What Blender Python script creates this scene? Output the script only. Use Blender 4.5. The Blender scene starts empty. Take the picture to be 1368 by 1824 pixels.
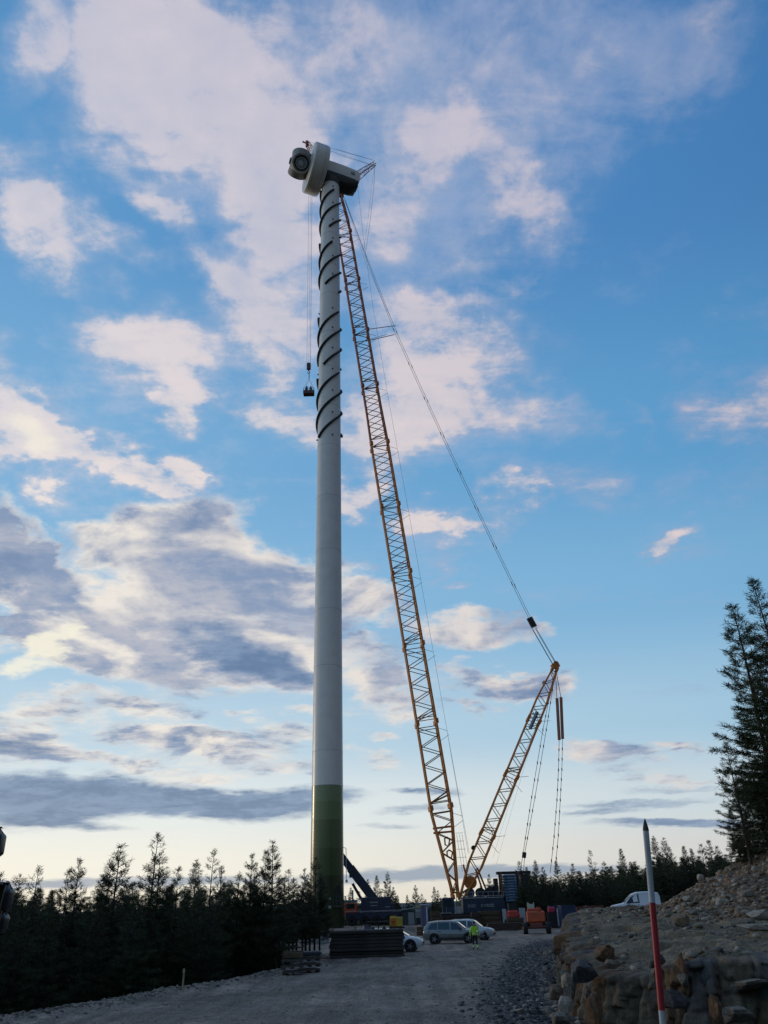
import bpy, bmesh, math, random
import numpy as np
from mathutils import Vector, Matrix, Quaternion

random.seed(7)
rng = np.random.default_rng(11)
R = math.radians
SC = bpy.context.scene
COL = SC.collection

# ------------------------------------------------------------------ camera
CAM = Vector((0, 0, 2.6))          # the eye, 2.6 m above the gravel pad
F = 1423.0; CX = 684.0; CY = 912.0 # 27 mm equivalent on a 1368 x 1824 frame
PITCH = R(26.5); ROLL = R(1.69)
_f = Vector((0, math.cos(PITCH), math.sin(PITCH)))
_r0 = Vector((1, 0, 0)); _u0 = Vector((0, -math.sin(PITCH), math.cos(PITCH)))
_r = _r0 * math.cos(ROLL) - _u0 * math.sin(ROLL)
_u = _r0 * math.sin(ROLL) + _u0 * math.cos(ROLL)
camd = bpy.data.cameras.new('camera')
cam = bpy.data.objects.new('camera', camd); COL.objects.link(cam)
camd.sensor_fit = 'VERTICAL'; camd.sensor_height = 36; camd.lens = 36 * F / 1824
camd.clip_start = 0.05; camd.clip_end = 8000
m3 = Matrix((_r, _u, -_f)).transposed()
cam.matrix_world = Matrix.Translation(CAM) @ m3.to_4x4()
SC.camera = cam

def ray(px, py):
    return (_f + _r * ((px - CX) / F) - _u * ((py - CY) / F)).normalized()
def at(px, py, Y):                 # the point seen at that pixel, Y metres ahead
    d = ray(px, py)
    return CAM + d * (Y / d.y)
def gnd(px, py, z=0.0):            # the point seen at that pixel on level ground
    d = ray(px, py)
    return CAM + d * ((z - CAM.z) / d.z)

# ------------------------------------------------------------------ exposure, sun
SC.view_settings.view_transform = 'Standard'
SC.view_settings.look = 'None'
SC.view_settings.exposure = 0.0
SC.view_settings.gamma = 1.0
SC.view_settings.use_curve_mapping = False
SC.cycles.use_denoising = True
SC.cycles.max_bounces = 4
SC.cycles.diffuse_bounces = 2
SC.cycles.glossy_bounces = 2
SUN_AZ = R(-62)      # to the left of the view
SUN_EL = R(7)
sd = Vector((math.sin(SUN_AZ) * math.cos(SUN_EL), math.cos(SUN_AZ) * math.cos(SUN_EL), math.sin(SUN_EL)))
sl = bpy.data.lights.new('sun', 'SUN'); sl.energy = 0.55; sl.angle = R(6); sl.color = (1.0, 0.80, 0.58)
so = bpy.data.objects.new('sun', sl); COL.objects.link(so)
so.rotation_euler = (-sd).to_track_quat('-Z', 'Y').to_euler()
so.location = (-60, 40, 60)

# ------------------------------------------------------------------ sky with evening clouds
W = bpy.data.worlds.new("World"); SC.world = W; W.use_nodes = True
NT = W.node_tree; NT.nodes.clear()
def N(t, **k):
    n = NT.nodes.new(t)
    for a, b in k.items(): setattr(n, a, b)
    return n
def lk(a, b): NT.links.new(a, b)
def val(x):
    n = N('ShaderNodeValue'); n.outputs[0].default_value = x; return n.outputs[0]
def M(op, a, b=0.0, c=None, clamp=False):
    n = N('ShaderNodeMath', operation=op); n.use_clamp = clamp
    for i, v in enumerate((a, b, c)):
        if v is None: continue
        if isinstance(v, (int, float)): n.inputs[i].default_value = v
        else: lk(v, n.inputs[i])
    return n.outputs[0]
def VM(op, a, b=None, s=None):
    n = N('ShaderNodeVectorMath', operation=op)
    for i, v in enumerate((a, b)):
        if v is None: continue
        if isinstance(v, tuple): n.inputs[i].default_value = v
        else: lk(v, n.inputs[i])
    if s is not None: n.inputs['Scale'].default_value = s
    return n.outputs['Value'] if op in ('DOT_PRODUCT', 'LENGTH') else n.outputs[0]
def mixc(f, a, b):
    n = N('ShaderNodeMix', data_type='RGBA')
    if isinstance(f, (int, float)): n.inputs[0].default_value = f
    else: lk(f, n.inputs[0])
    for i, v in ((6, a), (7, b)):
        if isinstance(v, tuple): n.inputs[i].default_value = (*v, 1)
        else: lk(v, n.inputs[i])
    return n.outputs[2]
def smooth(x, lo, hi):
    n = N('ShaderNodeMapRange', interpolation_type='SMOOTHSTEP'); lk(x, n.inputs[0])
    n.inputs[1].default_value = lo; n.inputs[2].default_value = hi
    return n.outputs[0]
def ramp(x, stops, interp='EASE'):
    n = N('ShaderNodeValToRGB'); lk(x, n.inputs[0]); cr = n.color_ramp; cr.interpolation = interp
    while len(cr.elements) < len(stops): cr.elements.new(0.5)
    for e, (p, c) in zip(cr.elements, stops): e.position = p; e.color = (*c, 1)
    return n.outputs[0]
def noise(v, scale, detail, rough=0.5, dist=0.0, color=False):
    n = N('ShaderNodeTexNoise'); lk(v, n.inputs['Vector'])
    n.inputs['Scale'].default_value = scale; n.inputs['Detail'].default_value = detail
    n.inputs['Roughness'].default_value = rough; n.inputs['Distortion'].default_value = dist
    return n.outputs['Color'] if color else n.outputs[0]
def srgb(r, g, b):
    return tuple(((c / 255) / 12.92 if c / 255 < 0.04045 else ((c / 255 + 0.055) / 1.055) ** 2.4) for c in (r, g, b))

geo = N('ShaderNodeTexCoord')
DIR = VM('NORMALIZE', geo.outputs['Generated'])
sep = N('ShaderNodeSeparateXYZ'); lk(DIR, sep.inputs[0])
EZ = sep.outputs[2]
sunaz = VM('DOT_PRODUCT', DIR, (sd.x, sd.y, 0.0))            # 1 towards the sunset, -1 away from it
toward = smooth(sunaz, -0.2, 1.0)
# clear air: elevation ramp (sine of elevation 0..1)
ezc = M('MAXIMUM', EZ, 0.0)
clear_far = ramp(ezc, [(0.0, srgb(190, 190, 192)), (0.05, srgb(202, 204, 207)), (0.10, srgb(196, 212, 222)), (0.19, srgb(156, 197, 223)),
                       (0.33, srgb(120, 176, 216)), (0.5, srgb(88, 155, 206)), (0.72, srgb(70, 130, 190)), (1.0, srgb(52, 104, 168))])
clear_sun = ramp(ezc, [(0.0, srgb(248, 240, 220)), (0.05, srgb(246, 243, 232)), (0.11, srgb(232, 238, 238)), (0.19, srgb(190, 215, 232)),
                       (0.33, srgb(142, 190, 226)), (0.5, srgb(120, 175, 218)), (0.72, srgb(96, 156, 208)), (1.0, srgb(64, 120, 182))])
base = mixc(M('MULTIPLY', toward, 1.25, clamp=True), clear_far, clear_sun)

GROW = [1.5]
def blob_rot(c, px, py, ang):
    e = 2.0
    a = (ray(px + e * math.cos(ang), py + e * math.sin(ang)) - c).normalized()
    n = c.normalized(); b = n.cross(a).normalized(); a = b.cross(n).normalized()
    return Matrix((a, b, n)).transposed()
def blob(vec, px, py, rx, ry, ang=0.0):
    """a soft ellipse of cloud fixed to a direction of the sky, its size in degrees of sky"""
    c = ray(px, py); ang = R(ang)
    rot = blob_rot(c, px, py, ang)
    def span(vx, vy, r): return (ray(px + vx * r, py + vy * r) - ray(px - vx * r, py - vy * r)).length / 2
    sx = span(math.cos(ang), math.sin(ang), rx); sy = span(-math.sin(ang), math.cos(ang), ry)
    mp = N('ShaderNodeMapping', vector_type='TEXTURE'); lk(vec, mp.inputs[0])
    mp.inputs['Location'].default_value = c; mp.inputs['Rotation'].default_value = rot.to_euler()
    mp.inputs['Scale'].default_value = (sx * GROW[0], sy * GROW[0], 1.0)
    g = N('ShaderNodeTexGradient', gradient_type='SPHERICAL'); lk(mp.outputs[0], g.inputs[0])
    return smooth(g.outputs[1], 0.0, 0.85)
def field(vec, blobs):
    acc = None
    for b in blobs:
        v = M('MULTIPLY', blob(vec, *b[:5]), b[5])
        acc = v if acc is None else M('MAXIMUM', M('ADD', M('MULTIPLY', acc, 1.0), M('MULTIPLY', v, 0.45)), M('MAXIMUM', acc, v))
    return acc
# cloud-layer coordinates: features flatten into bands towards the horizon
den = M('ADD', M('MAXIMUM', EZ, 0.0), 0.16)
cb = N('ShaderNodeCombineXYZ')
lk(M('DIVIDE', sep.outputs[0], den), cb.inputs[0]); lk(M('DIVIDE', sep.outputs[1], den), cb.inputs[1])
PL = cb.outputs[0]
# the brightened edges come from the density a little nearer the sun
PL2 = VM('ADD', PL, (-0.075, 0.02, 0.03))
fbmA = noise(PL, 2.3, 9, 0.56, 0.35)
fbmB = noise(PL2, 2.3, 6, 0.56, 0.35)
fine = noise(PL, 9.0, 6, 0.62, 0.5)
wisp_map = N('ShaderNodeMapping'); lk(PL, wisp_map.inputs[0]); wisp_map.inputs['Rotation'].default_value = (0, 0, R(28)); wisp_map.inputs['Scale'].default_value = (1.0, 3.2, 1)
wisp = noise(wisp_map.outputs[0], 2.4, 8, 0.6, 0.7)
warp = VM('SCALE', VM('SUBTRACT', noise(PL, 3.2, 5, 0.55, 0.0, color=True), (0.5, 0.5, 0.5)), s=0.22)
warp2 = VM('SCALE', VM('SUBTRACT', noise(PL, 14.0, 4, 0.6, 0.0, color=True), (0.5, 0.5, 0.5)), s=0.07)
wn = N('ShaderNodeVectorMath', operation='SCALE'); lk(VM('ADD', warp, warp2), wn.inputs[0])
lk(M('ADD', 0.10, smooth(EZ, 0.05, 0.45)), wn.inputs['Scale'])     # low clouds lie in calm level bars
DW = VM('ADD', DIR, VM('MULTIPLY', wn.outputs[0], (1.0, 1.0, 0.6)))
wn2 = N('ShaderNodeVectorMath', operation='SCALE'); lk(VM('ADD', warp, warp2), wn2.inputs[0])
lk(M('ADD', 0.30, smooth(EZ, 0.05, 0.45)), wn2.inputs['Scale'])
DW2 = VM('ADD', DIR, VM('MULTIPLY', wn2.outputs[0], (1.0, 1.0, 0.45)))
#__BLOBS__
LIGHT = [  # px, py, rx, ry, angle, amount
 (20, 60, 75, 110, 0, .8), (15, 165, 40, 60, 0, .5),
 (270, 110, 200, 190, 20, 1.0), (200, 60, 110, 80, 0, .6), (250, 230, 90, 60, 20, .6), (180, 130, 90, 160, 10, .55), (330, 40, 230, 90, 0, .65), (400, 180, 190, 150, 30, .75), (560, 90, 160, 150, 0, .50),
 (620, 220, 120, 120, 0, .35), (480, 270, 120, 100, 35, .9), (470, 380, 120, 60, 45, .7), (200, 285, 80, 50, 10, .6), (60, 240, 60, 30, 30, .45),
 (60, 350, 130, 75, 25, .85), (120, 440, 130, 70, 40, .85), (235, 440, 110, 38, 30, .7), (30, 300, 60, 40, 0, .5),
 (310, 375, 85, 32, 40, .7), (420, 330, 70, 60, 40, .5), (530, 430, 110, 60, -20, .75), (420, 500, 90, 55, 40, .75), (500, 400, 90, 50, -10, .6),
 (540, 520, 90, 60, 0, .6), (450, 560, 90, 60, 30, .5),
 (280, 630, 120, 85, 10, 1.0), (335, 735, 48, 62, -10, .8), (480, 620, 105, 80, 20, .85), (520, 740, 120, 50, 10, .8), (425, 745, 40, 24, 0, .5),
 (770, 250, 110, 75, 20, .75), (860, 210, 180, 120, 20, .35), (900, 370, 120, 75, 50, .75), (870, 460, 80, 70, 60, .5), (960, 300, 150, 120, 0, .3),
 (690, 340, 90, 90, 0, .55), (690, 420, 80, 80, 0, .55), (1050, 130, 90, 60, -20, .5), (1180, 180, 75, 90, 10, .5), (1210, 40, 60, 60, 50, .5), (940, 70, 130, 70, -20, .35),
 (1060, 200, 220, 160, 0, .22), (800, 60, 170, 130, 0, .22), (690, 70, 90, 90, 0, .4), (905, 545, 26, 20, 0, .5),
 (790, 640, 130, 100, 15, .95), (700, 580, 90, 60, 0, .6), (720, 720, 110, 80, 0, .85), (850, 740, 120, 45, 5, .65), (780, 560, 60, 40, 0, .5), (690, 790, 100, 50, 0, .6),
 (640, 860, 60, 42, 0, .75), (960, 650, 90, 50, 0, .3), (1000, 760, 90, 35, 15, .4), (1050, 850, 90, 60, 10, .4), (1160, 775, 55, 20, 20, .3),
 (930, 875, 78, 42, -18, .9), (890, 920, 50, 30, 0, .5), (770, 930, 95, 30, 5, .85), (795, 980, 40, 60, 30, .5), (860, 1035, 42, 14, 0, .55),
 (1195, 975, 62, 24, -20, .65), (1300, 740, 100, 62, 25, .5), (1345, 700, 50, 40, 0, .4), (1340, 800, 40, 30, 0, .3),
 (70, 790, 120, 58, 5, 1.0), (180, 815, 90, 30, 15, .8), (280, 850, 105, 36, 28, .95), (15, 680, 60, 50, 20, .5),
]
MIXED = [  
 (560, 1265, 70, 16, 0, .5), (230, 1370, 90, 16, 0, .55), (520, 1365, 90, 20, 0, .55), (160, 1240, 80, 16, 4, .5), (450, 1275, 60, 12, 0, .45),  # thicker cumulus, grey beneath
 (15, 950, 90, 90, 0, .95), (40, 1050, 100, 110, 0, .95), (260, 970, 170, 90, 5, .95), (370, 1010, 160, 110, 15, 1.0), (230, 1090, 200, 110, 10, 1.05), (470, 1030, 120, 80, 10, .9),
 (420, 1140, 190, 90, 10, 1.0), (250, 1180, 190, 62, 12, .95), (130, 1140, 110, 55, -12, .9), (490, 1190, 120, 55, 5, .85),
 (640, 1080, 110, 60, 10, .85), (560, 1120, 110, 90, 0, .8), (840, 1120, 120, 42, 8, .85), (690, 1230, 130, 60, 8, .9), (650, 1170, 100, 45, 0, .7), (905, 1225, 110, 40, 5, .95), (820, 1195, 50, 26, 0, .6), (840, 1265, 45, 16, 0, .5),
 (70, 1270, 130, 38, 0, .85), (50, 1330, 110, 45, 0, .9), (250, 1260, 130, 28, 6, .75), (300, 1310, 180, 28, 6, .8), (400, 1340, 170, 38, 4, .75), (160, 1350, 150, 20, 0, .6),
 (510, 1310, 120, 30, 4, .6), (360, 1380, 160, 20, 0, .6), (680, 1305, 60, 16, 0, .55), (680, 1350, 60, 22, 0, .5),
 (1070, 1338, 120, 30, 6, .9), (1215, 1333, 62, 13, 0, .6), (1190, 1390, 150, 13, -2, .5), (1120, 1375, 120, 9, 0, .35),
]
DARK = [   # low stratus bars in shade
 (150, 1415, 330, 44, 3, 1.1), (420, 1435, 190, 34, 2, 1.0), (560, 1420, 120, 26, 0, .8), (60, 1440, 190, 46, 0, .9), (120, 1468, 150, 14, 4, .6),
 (440, 1165, 170, 42, 12, .85), (330, 970, 150, 50, 10, .30), (20, 1330, 110, 32, 0, .5), (15, 1000, 70, 80, 0, .3), (360, 1310, 110, 12, 2, .5),
 (950, 1240, 70, 22, 6, .5), (700, 1245, 80, 20, 5, .35), (1110, 1335, 60, 13, 3, .6),
 (1140, 1430, 170, 12, -2, .55), (1230, 1465, 240, 11, 0, .75), (1080, 1445, 110, 9, -4, .5), (760, 1412, 90, 10, 2, .55), (740, 1440, 110, 9, -6, .45), (1210, 1405, 140, 9, -2, .4), (690, 1470, 90, 7, 0, .35),
]
HORIZON = [
 (-20, 1577, 330, 13, -1, .75), (330, 1570, 260, 13, -1.5, .7), (800, 1555, 330, 16, -1.8, .85), (640, 1568, 160, 14, -2, .6), (1000, 1550, 200, 15, -2, .7),
]
VEIL = [  # thin high haze between the white clouds
 (330, 160, 330, 280, 20, .8), (120, 400, 220, 150, 30, .6), (480, 480, 240, 190, 35, .7), (640, 140, 220, 200, 0, .7), (840, 330, 260, 260, 40, .95), (1080, 170, 280, 200, 0, .95), (1200, 90, 180, 140, 0, .8), (900, 60, 220, 120, 0, .6),
 (740, 640, 230, 190, 0, .75), (300, 660, 190, 150, 0, .55), (930, 780, 230, 150, 10, .55), (200, 830, 280, 90, 20, .6), (1310, 740, 140, 120, 0, .5), (780, 950, 150, 110, 0, .5), (1210, 970, 110, 60, 0, .3),
]
fine2 = noise(PL, 24.0, 5, 0.65, 0.3)
mapd = M('ADD', M('MULTIPLY', M('SUBTRACT', fine2, 0.5), 0.8),  M('ADD', M('MULTIPLY', M('SUBTRACT', fbmA, 0.5), 2.0), M('ADD', M('MULTIPLY', M('SUBTRACT', fine, 0.5), 1.25), M('MULTIPLY', M('SUBTRACT', wisp, 0.5), 1.5))))
# outside the photographed part the same broken cover goes on
fwdv = ray(684, 800)
inview = smooth(VM('DOT_PRODUCT', DIR, tuple(fwdv)), 0.60, 0.74)
elsewhere = M('MULTIPLY', M('SUBTRACT', 1.0, inview), M('MULTIPLY', smooth(noise(PL, 0.9, 3), 0.42, 0.62), 0.8))
fL = M('MAXIMUM', field(DW, LIGHT), elsewhere)
GROW[0] = 1.22
fM = field(DW2, MIXED)
fD = field(DW, DARK)
fH = field(DW, HORIZON)
veil = field(DW, VEIL)
rise = M('SUBTRACT', fbmA, fbmB)                        # >0 : thicker than the side the sun is on -> shaded
aL = smooth(M('ADD', fL, M('MULTIPLY', mapd, M('ADD', 0.10, M('MULTIPLY', fL, 1.05)))), 0.0, 0.98)
aM = smooth(M('ADD', fM, M('MULTIPLY', mapd, M('ADD', 0.12, M('MULTIPLY', fM, 0.55)))), 0.08, 0.80)
aV = M('MULTIPLY', smooth(M('ADD', veil, M('MULTIPLY', mapd, 1.1)), 0.05, 1.4), 0.74)
aH = smooth(M('ADD', fH, M('MULTIPLY', mapd, 0.10)), 0.10, 0.80)
aD = smooth(M('ADD', fD, M('MULTIPLY', mapd, M('ADD', 0.02, M('MULTIPLY', fD, 0.45)))), 0.10, 0.75)
# light white cloud: cream where thick and lit, lilac grey where thin or high up
high = smooth(EZ, 0.30, 0.85)
cream = mixc(toward, mixc(high, srgb(228, 210, 208), srgb(198, 192, 208)), mixc(high, srgb(252, 238, 228), srgb(228, 220, 226)))
lilac = mixc(toward, srgb(150, 166, 198), srgb(178, 192, 216))
litL = M('ADD', M('MULTIPLY', smooth(aL, 0.25, 1.0), 0.85), M('ADD', M('MULTIPLY', rise, -2.6), M('MULTIPLY', mapd, 0.35)), clamp=True)
cL = mixc(litL, lilac, cream)
vc = mixc(toward, srgb(146, 166, 206), srgb(196, 206, 226))
base2 = mixc(M('MULTIPLY', aV, M('SUBTRACT', 1.0, M('MULTIPLY', smooth(EZ, 0.3, 0.1), 0.8))), base, vc)
c1 = mixc(M('MULTIPLY', aL, 0.93), base2, cL)
# thick cumulus: sunlit rims, grey body
body = mixc(smooth(mapd, -0.45, 0.5), mixc(toward, srgb(180, 182, 198), srgb(194, 192, 200)), mixc(toward, srgb(130, 150, 184), srgb(134, 152, 184)))
rim = mixc(toward, srgb(220, 208, 206), srgb(252, 242, 228))
thick = smooth(M('ADD', fM, M('MULTIPLY', mapd, 0.45)), 0.30, 1.05)
litM = M('ADD', M('SUBTRACT', 0.70, M('MULTIPLY', thick, 0.66)), M('MULTIPLY', rise, -7.5), clamp=True)
c2 = mixc(M('MULTIPLY', aM, 0.94), c1, mixc(litM, body, rim))
glow = M('MULTIPLY', smooth(field(DW, [(95, 1140, 75, 42, -20, 1.0), (20, 1180, 70, 26, 0, .8), (70, 800, 70, 40, 10, .55)]), 0.1, 0.9), 0.85)
c3 = mixc(glow, c2, srgb(255, 248, 226))
darkc = mixc(toward, srgb(118, 142, 176), srgb(88, 116, 156))
darkc = mixc(smooth(M('ADD', mapd, 0.5), 0.2, 0.9), mixc(toward, srgb(146, 166, 194), srgb(116, 142, 178)), darkc)
c4 = mixc(M('MULTIPLY', aD, 0.92), c3, darkc)
c4 = mixc(M('MULTIPLY', aH, 0.85), c4, mixc(toward, srgb(140, 160, 184), srgb(140, 158, 182)))
# the sky opposite the sunset, behind the viewer, is dimmer
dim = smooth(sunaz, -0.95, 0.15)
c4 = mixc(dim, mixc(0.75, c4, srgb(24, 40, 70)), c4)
# below the horizon the world is dim ground
c5 = mixc(smooth(EZ, -0.06, -0.005), srgb(60, 62, 64), c4)
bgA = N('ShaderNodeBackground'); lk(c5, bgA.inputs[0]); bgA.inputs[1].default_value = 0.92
nish = N('ShaderNodeTexSky'); nish.sky_type = 'NISHITA'; nish.sun_disc = False
nish.sun_elevation = SUN_EL; nish.sun_rotation = SUN_AZ
bgB = N('ShaderNodeBackground'); lk(nish.outputs[0], bgB.inputs[0]); bgB.inputs[1].default_value = 0.012
# away from the photographed part the sky is the same air and cover without its single clouds
aE = smooth(M('ADD', elsewhere, M('MULTIPLY', mapd, M('ADD', 0.10, M('MULTIPLY', elsewhere, 0.95)))), 0.04, 1.0)
cE = mixc(M('MULTIPLY', aE, 0.93), base, mixc(smooth(aE, 0.25, 1.0), lilac, cream))
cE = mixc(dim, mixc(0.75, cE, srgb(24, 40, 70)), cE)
cE = mixc(smooth(EZ, -0.06, -0.005), srgb(60, 62, 64), cE)
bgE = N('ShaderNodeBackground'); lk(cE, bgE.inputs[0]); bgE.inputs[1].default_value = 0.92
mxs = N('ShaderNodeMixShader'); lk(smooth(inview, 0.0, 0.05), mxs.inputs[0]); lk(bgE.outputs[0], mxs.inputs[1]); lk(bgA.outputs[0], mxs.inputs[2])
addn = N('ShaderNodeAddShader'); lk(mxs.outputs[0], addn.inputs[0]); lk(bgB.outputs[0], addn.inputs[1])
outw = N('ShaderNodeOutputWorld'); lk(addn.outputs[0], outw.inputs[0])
W.cycles.sampling_method = 'MANUAL'; W.cycles.sample_map_resolution = 512

# ------------------------------------------------------------------ materials
MATS = {}
def mat(name, col, rough=0.7, metal=0.0, var=0.0, vscale=3.0, bump=0.0, bscale=20.0, col2=None, spec=0.5, coat=0.0, stretch=None):
    """a painted / natural surface: base colour broken by noise, fine relief"""
    if name in MATS: return MATS[name]
    m = bpy.data.materials.new(name); m.use_nodes = True; nt = m.node_tree
    b = nt.nodes['Principled BSDF']
    b.inputs['Base Color'].default_value = (*col, 1); b.inputs['Roughness'].default_value = rough
    b.inputs['Metallic'].default_value = metal; b.inputs['Specular IOR Level'].default_value = spec
    b.inputs['Coat Weight'].default_value = coat
    tc = nt.nodes.new('ShaderNodeTexCoord'); vec = tc.outputs['Object']
    if stretch:
        mp = nt.nodes.new('ShaderNodeMapping'); nt.links.new(vec, mp.inputs[0]); mp.inputs['Scale'].default_value = stretch; vec = mp.outputs[0]
    if var > 0 or col2 is not None:
        n = nt.nodes.new('ShaderNodeTexNoise'); nt.links.new(vec, n.inputs['Vector'])
        n.inputs['Scale'].default_value = vscale; n.inputs['Detail'].default_value = 7; n.inputs['Roughness'].default_value = 0.62
        r = nt.nodes.new('ShaderNodeValToRGB'); nt.links.new(n.outputs[0], r.inputs[0])
        c2 = col2 if col2 is not None else tuple(c * (1 - var) for c in col)
        c1 = col if col2 is not None else tuple(min(1, c * (1 + var)) for c in col)
        r.color_ramp.elements[0].position = 0.36; r.color_ramp.elements[1].position = 0.64
        r.color_ramp.elements[0].color = (*c2, 1); r.color_ramp.elements[1].color = (*c1, 1)
        nt.links.new(r.outputs[0], b.inputs['Base Color'])
        rr = nt.nodes.new('ShaderNodeMapRange'); nt.links.new(n.outputs[0], rr.inputs[0])
        rr.inputs[3].default_value = max(0, rough - 0.1); rr.inputs[4].default_value = min(1, rough + 0.12)
        nt.links.new(rr.outputs[0], b.inputs['Roughness'])
    if bump > 0:
        n2 = nt.nodes.new('ShaderNodeTexNoise'); nt.links.new(vec, n2.inputs['Vector'])
        n2.inputs['Scale'].default_value = bscale; n2.inputs['Detail'].default_value = 8; n2.inputs['Roughness'].default_value = 0.65
        bp = nt.nodes.new('ShaderNodeBump'); bp.inputs['Strength'].default_value = min(1.0, bump); bp.inputs['Distance'].default_value = 0.05 * bump
        nt.links.new(n2.outputs[0], bp.inputs['Height']); nt.links.new(bp.outputs[0], b.inputs['Normal'])
    MATS[name] = m; return m

def glass_mat(name, col=(0.02, 0.025, 0.03), rough=0.06):
    return mat(name, col, rough=rough, spec=0.9)

# ------------------------------------------------------------------ mesh building
def orient(d, up=Vector((0, 0, 1))):
    z = Vector(d).normalized()
    if abs(z.dot(up)) > 0.999: up = Vector((1, 0, 0)) if abs(z.x) < 0.9 else Vector((0, 1, 0))
    x = up.cross(z).normalized(); y = z.cross(x)
    return Matrix((x, y, z)).transposed()

class MB:
    def __init__(s): s.v = []; s.f = []; s.mi = []
    def add(s, vs, fs, mi=0):
        o = len(s.v); s.v += [tuple(v) for v in vs]
        for f in fs: s.f.append(tuple(i + o for i in f)); s.mi.append(mi)
        return s
    def box(s, c, size, rot=None, mi=0, taper=1.0):
        c = Vector(c); hx, hy, hz = (x / 2 for x in size); vs = []
        for z in (-1, 1):
            t = taper if z > 0 else 1
            for x, y in ((-1, -1), (1, -1), (1, 1), (-1, 1)):
                p = Vector((x * hx * t, y * hy * t, z * hz))
                if rot is not None: p = rot @ p
                vs.append(c + p)
        return s.add(vs, [(3, 2, 1, 0), (4, 5, 6, 7), (0, 1, 5, 4), (1, 2, 6, 5), (2, 3, 7, 6), (3, 0, 4, 7)], mi)
    def rbox(s, c, size, r=0.03, rot=None, mi=0):
        """box with chamfered vertical and top edges"""
        c = Vector(c); hx, hy, hz = (x / 2 for x in size); r = min(r, hx * .8, hy * .8, hz * .8)
        rings = []
        for z, k in ((-hz, 1), (-hz + r, 0), (hz - r, 0), (hz, 1)):
            ax = hx - (r if k else 0); ay = hy - (r if k else 0)
            q = r * 0.7
            rings.append([Vector(p) for p in ((-ax + q, -ay, z), (ax - q, -ay, z), (ax, -ay + q, z), (ax, ay - q, z), (ax - q, ay, z), (-ax + q, ay, z), (-ax, ay - q, z), (-ax, -ay + q, z))])
        vs = [c + (rot @ p if rot is not None else p) for rg in rings for p in rg]
        fs = [tuple(range(7, -1, -1)), tuple(range(24, 32))]
        for k in range(3):
            for i in range(8):
                j = (i + 1) % 8; fs.append((k * 8 + i, k * 8 + j, k * 8 + 8 + j, k * 8 + 8 + i))
        return s.add(vs, fs, mi)
    def tube(s, pts, rad, n=8, mi=0, cap=True):
        pts = [Vector(p) for p in pts]; rads = rad if isinstance(rad, (list, tuple)) else [rad] * len(pts)
        vs = []; fs = []; up = Vector((0, 0, 1)); prev = None
        for i, p in enumerate(pts):
            d = (pts[min(i + 1, len(pts) - 1)] - pts[max(i - 1, 0)]).normalized()
            if prev is None: O = orient(d)
            else:
                x = prev.col[0] - d * prev.col[0].dot(d)
                x.normalize(); y = d.cross(x); O = Matrix((x, y, d)).transposed()
            prev = O
            for k in range(n):
                a = 2 * math.pi * k / n
                vs.append(p + O @ Vector((math.cos(a) * rads[i], math.sin(a) * rads[i], 0)))
        for i in range(len(pts) - 1):
            for k in range(n):
                j = (k + 1) % n; fs.append((i * n + k, i * n + j, (i + 1) * n + j, (i + 1) * n + k))
        if cap: fs.append(tuple(range(n - 1, -1, -1))); fs.append(tuple(range((len(pts) - 1) * n, len(pts) * n)))
        return s.add(vs, fs, mi)
    def bar(s, a, b, r, n=6, mi=0): return s.tube([a, b], r, n, mi)
    def lathe(s, prof, c=(0, 0, 0), rot=None, n=24, mi=0, caps=True):
        """prof: (radius, height) pairs about local z"""
        c = Vector(c); vs = []; fs = []
        for (r, z) in prof:
            for k in range(n):
                a = 2 * math.pi * k / n; p = Vector((math.cos(a) * r, math.sin(a) * r, z))
                vs.append(c + (rot @ p if rot is not None else p))
        for i in range(len(prof) - 1):
            for k in range(n):
                j = (k + 1) % n; fs.append((i * n + k, i * n + j, (i + 1) * n + j, (i + 1) * n + k))
        if caps:
            fs.append(tuple(range(n - 1, -1, -1))); fs.append(tuple(range((len(prof) - 1) * n, len(prof) * n)))
        return s.add(vs, fs, mi)
    def prism(s, poly, y0, y1, mi=0):
        """polygon in (x, z) extruded along y"""
        n = len(poly); vs = [(x, y0, z) for x, z in poly] + [(x, y1, z) for x, z in poly]
        fs = [tuple(range(n)), tuple(range(2 * n - 1, n - 1, -1))]
        for i in range(n):
            j = (i + 1) % n; fs.append((i, i + n, j + n, j))
        return s.add(vs, fs, mi)
    def quad(s, a, b, c, d, mi=0): return s.add([a, b, c, d], [(0, 1, 2, 3)], mi)
    def mesh(s, name, mats, smooth_=False, bevel=0.0):
        me = bpy.data.meshes.new(name); me.from_pydata(s.v, [], s.f)
        mats = mats if isinstance(mats, (list, tuple)) else [mats]
        for m in mats: me.materials.append(m)
        if any(s.mi): me.polygons.foreach_set('material_index', s.mi)
        bm = bmesh.new(); bm.from_mesh(me); bmesh.ops.recalc_face_normals(bm, faces=bm.faces)
        if bevel > 0: bmesh.ops.bevel(bm, geom=[e for e in bm.edges if e.is_manifold and e.calc_face_angle(0) > 0.5], offset=bevel, segments=2, profile=0.6, affect='EDGES')
        bm.to_mesh(me); bm.free()
        if smooth_:
            me.polygons.foreach_set('use_smooth', [True] * len(me.polygons))
            me.set_sharp_from_angle(angle=R(38))
        me.update(); return me
    def build(s, name, mats, parent=None, smooth_=False, bevel=0.0):
        return link(name, s.mesh(name, mats, smooth_, bevel), parent)

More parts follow.
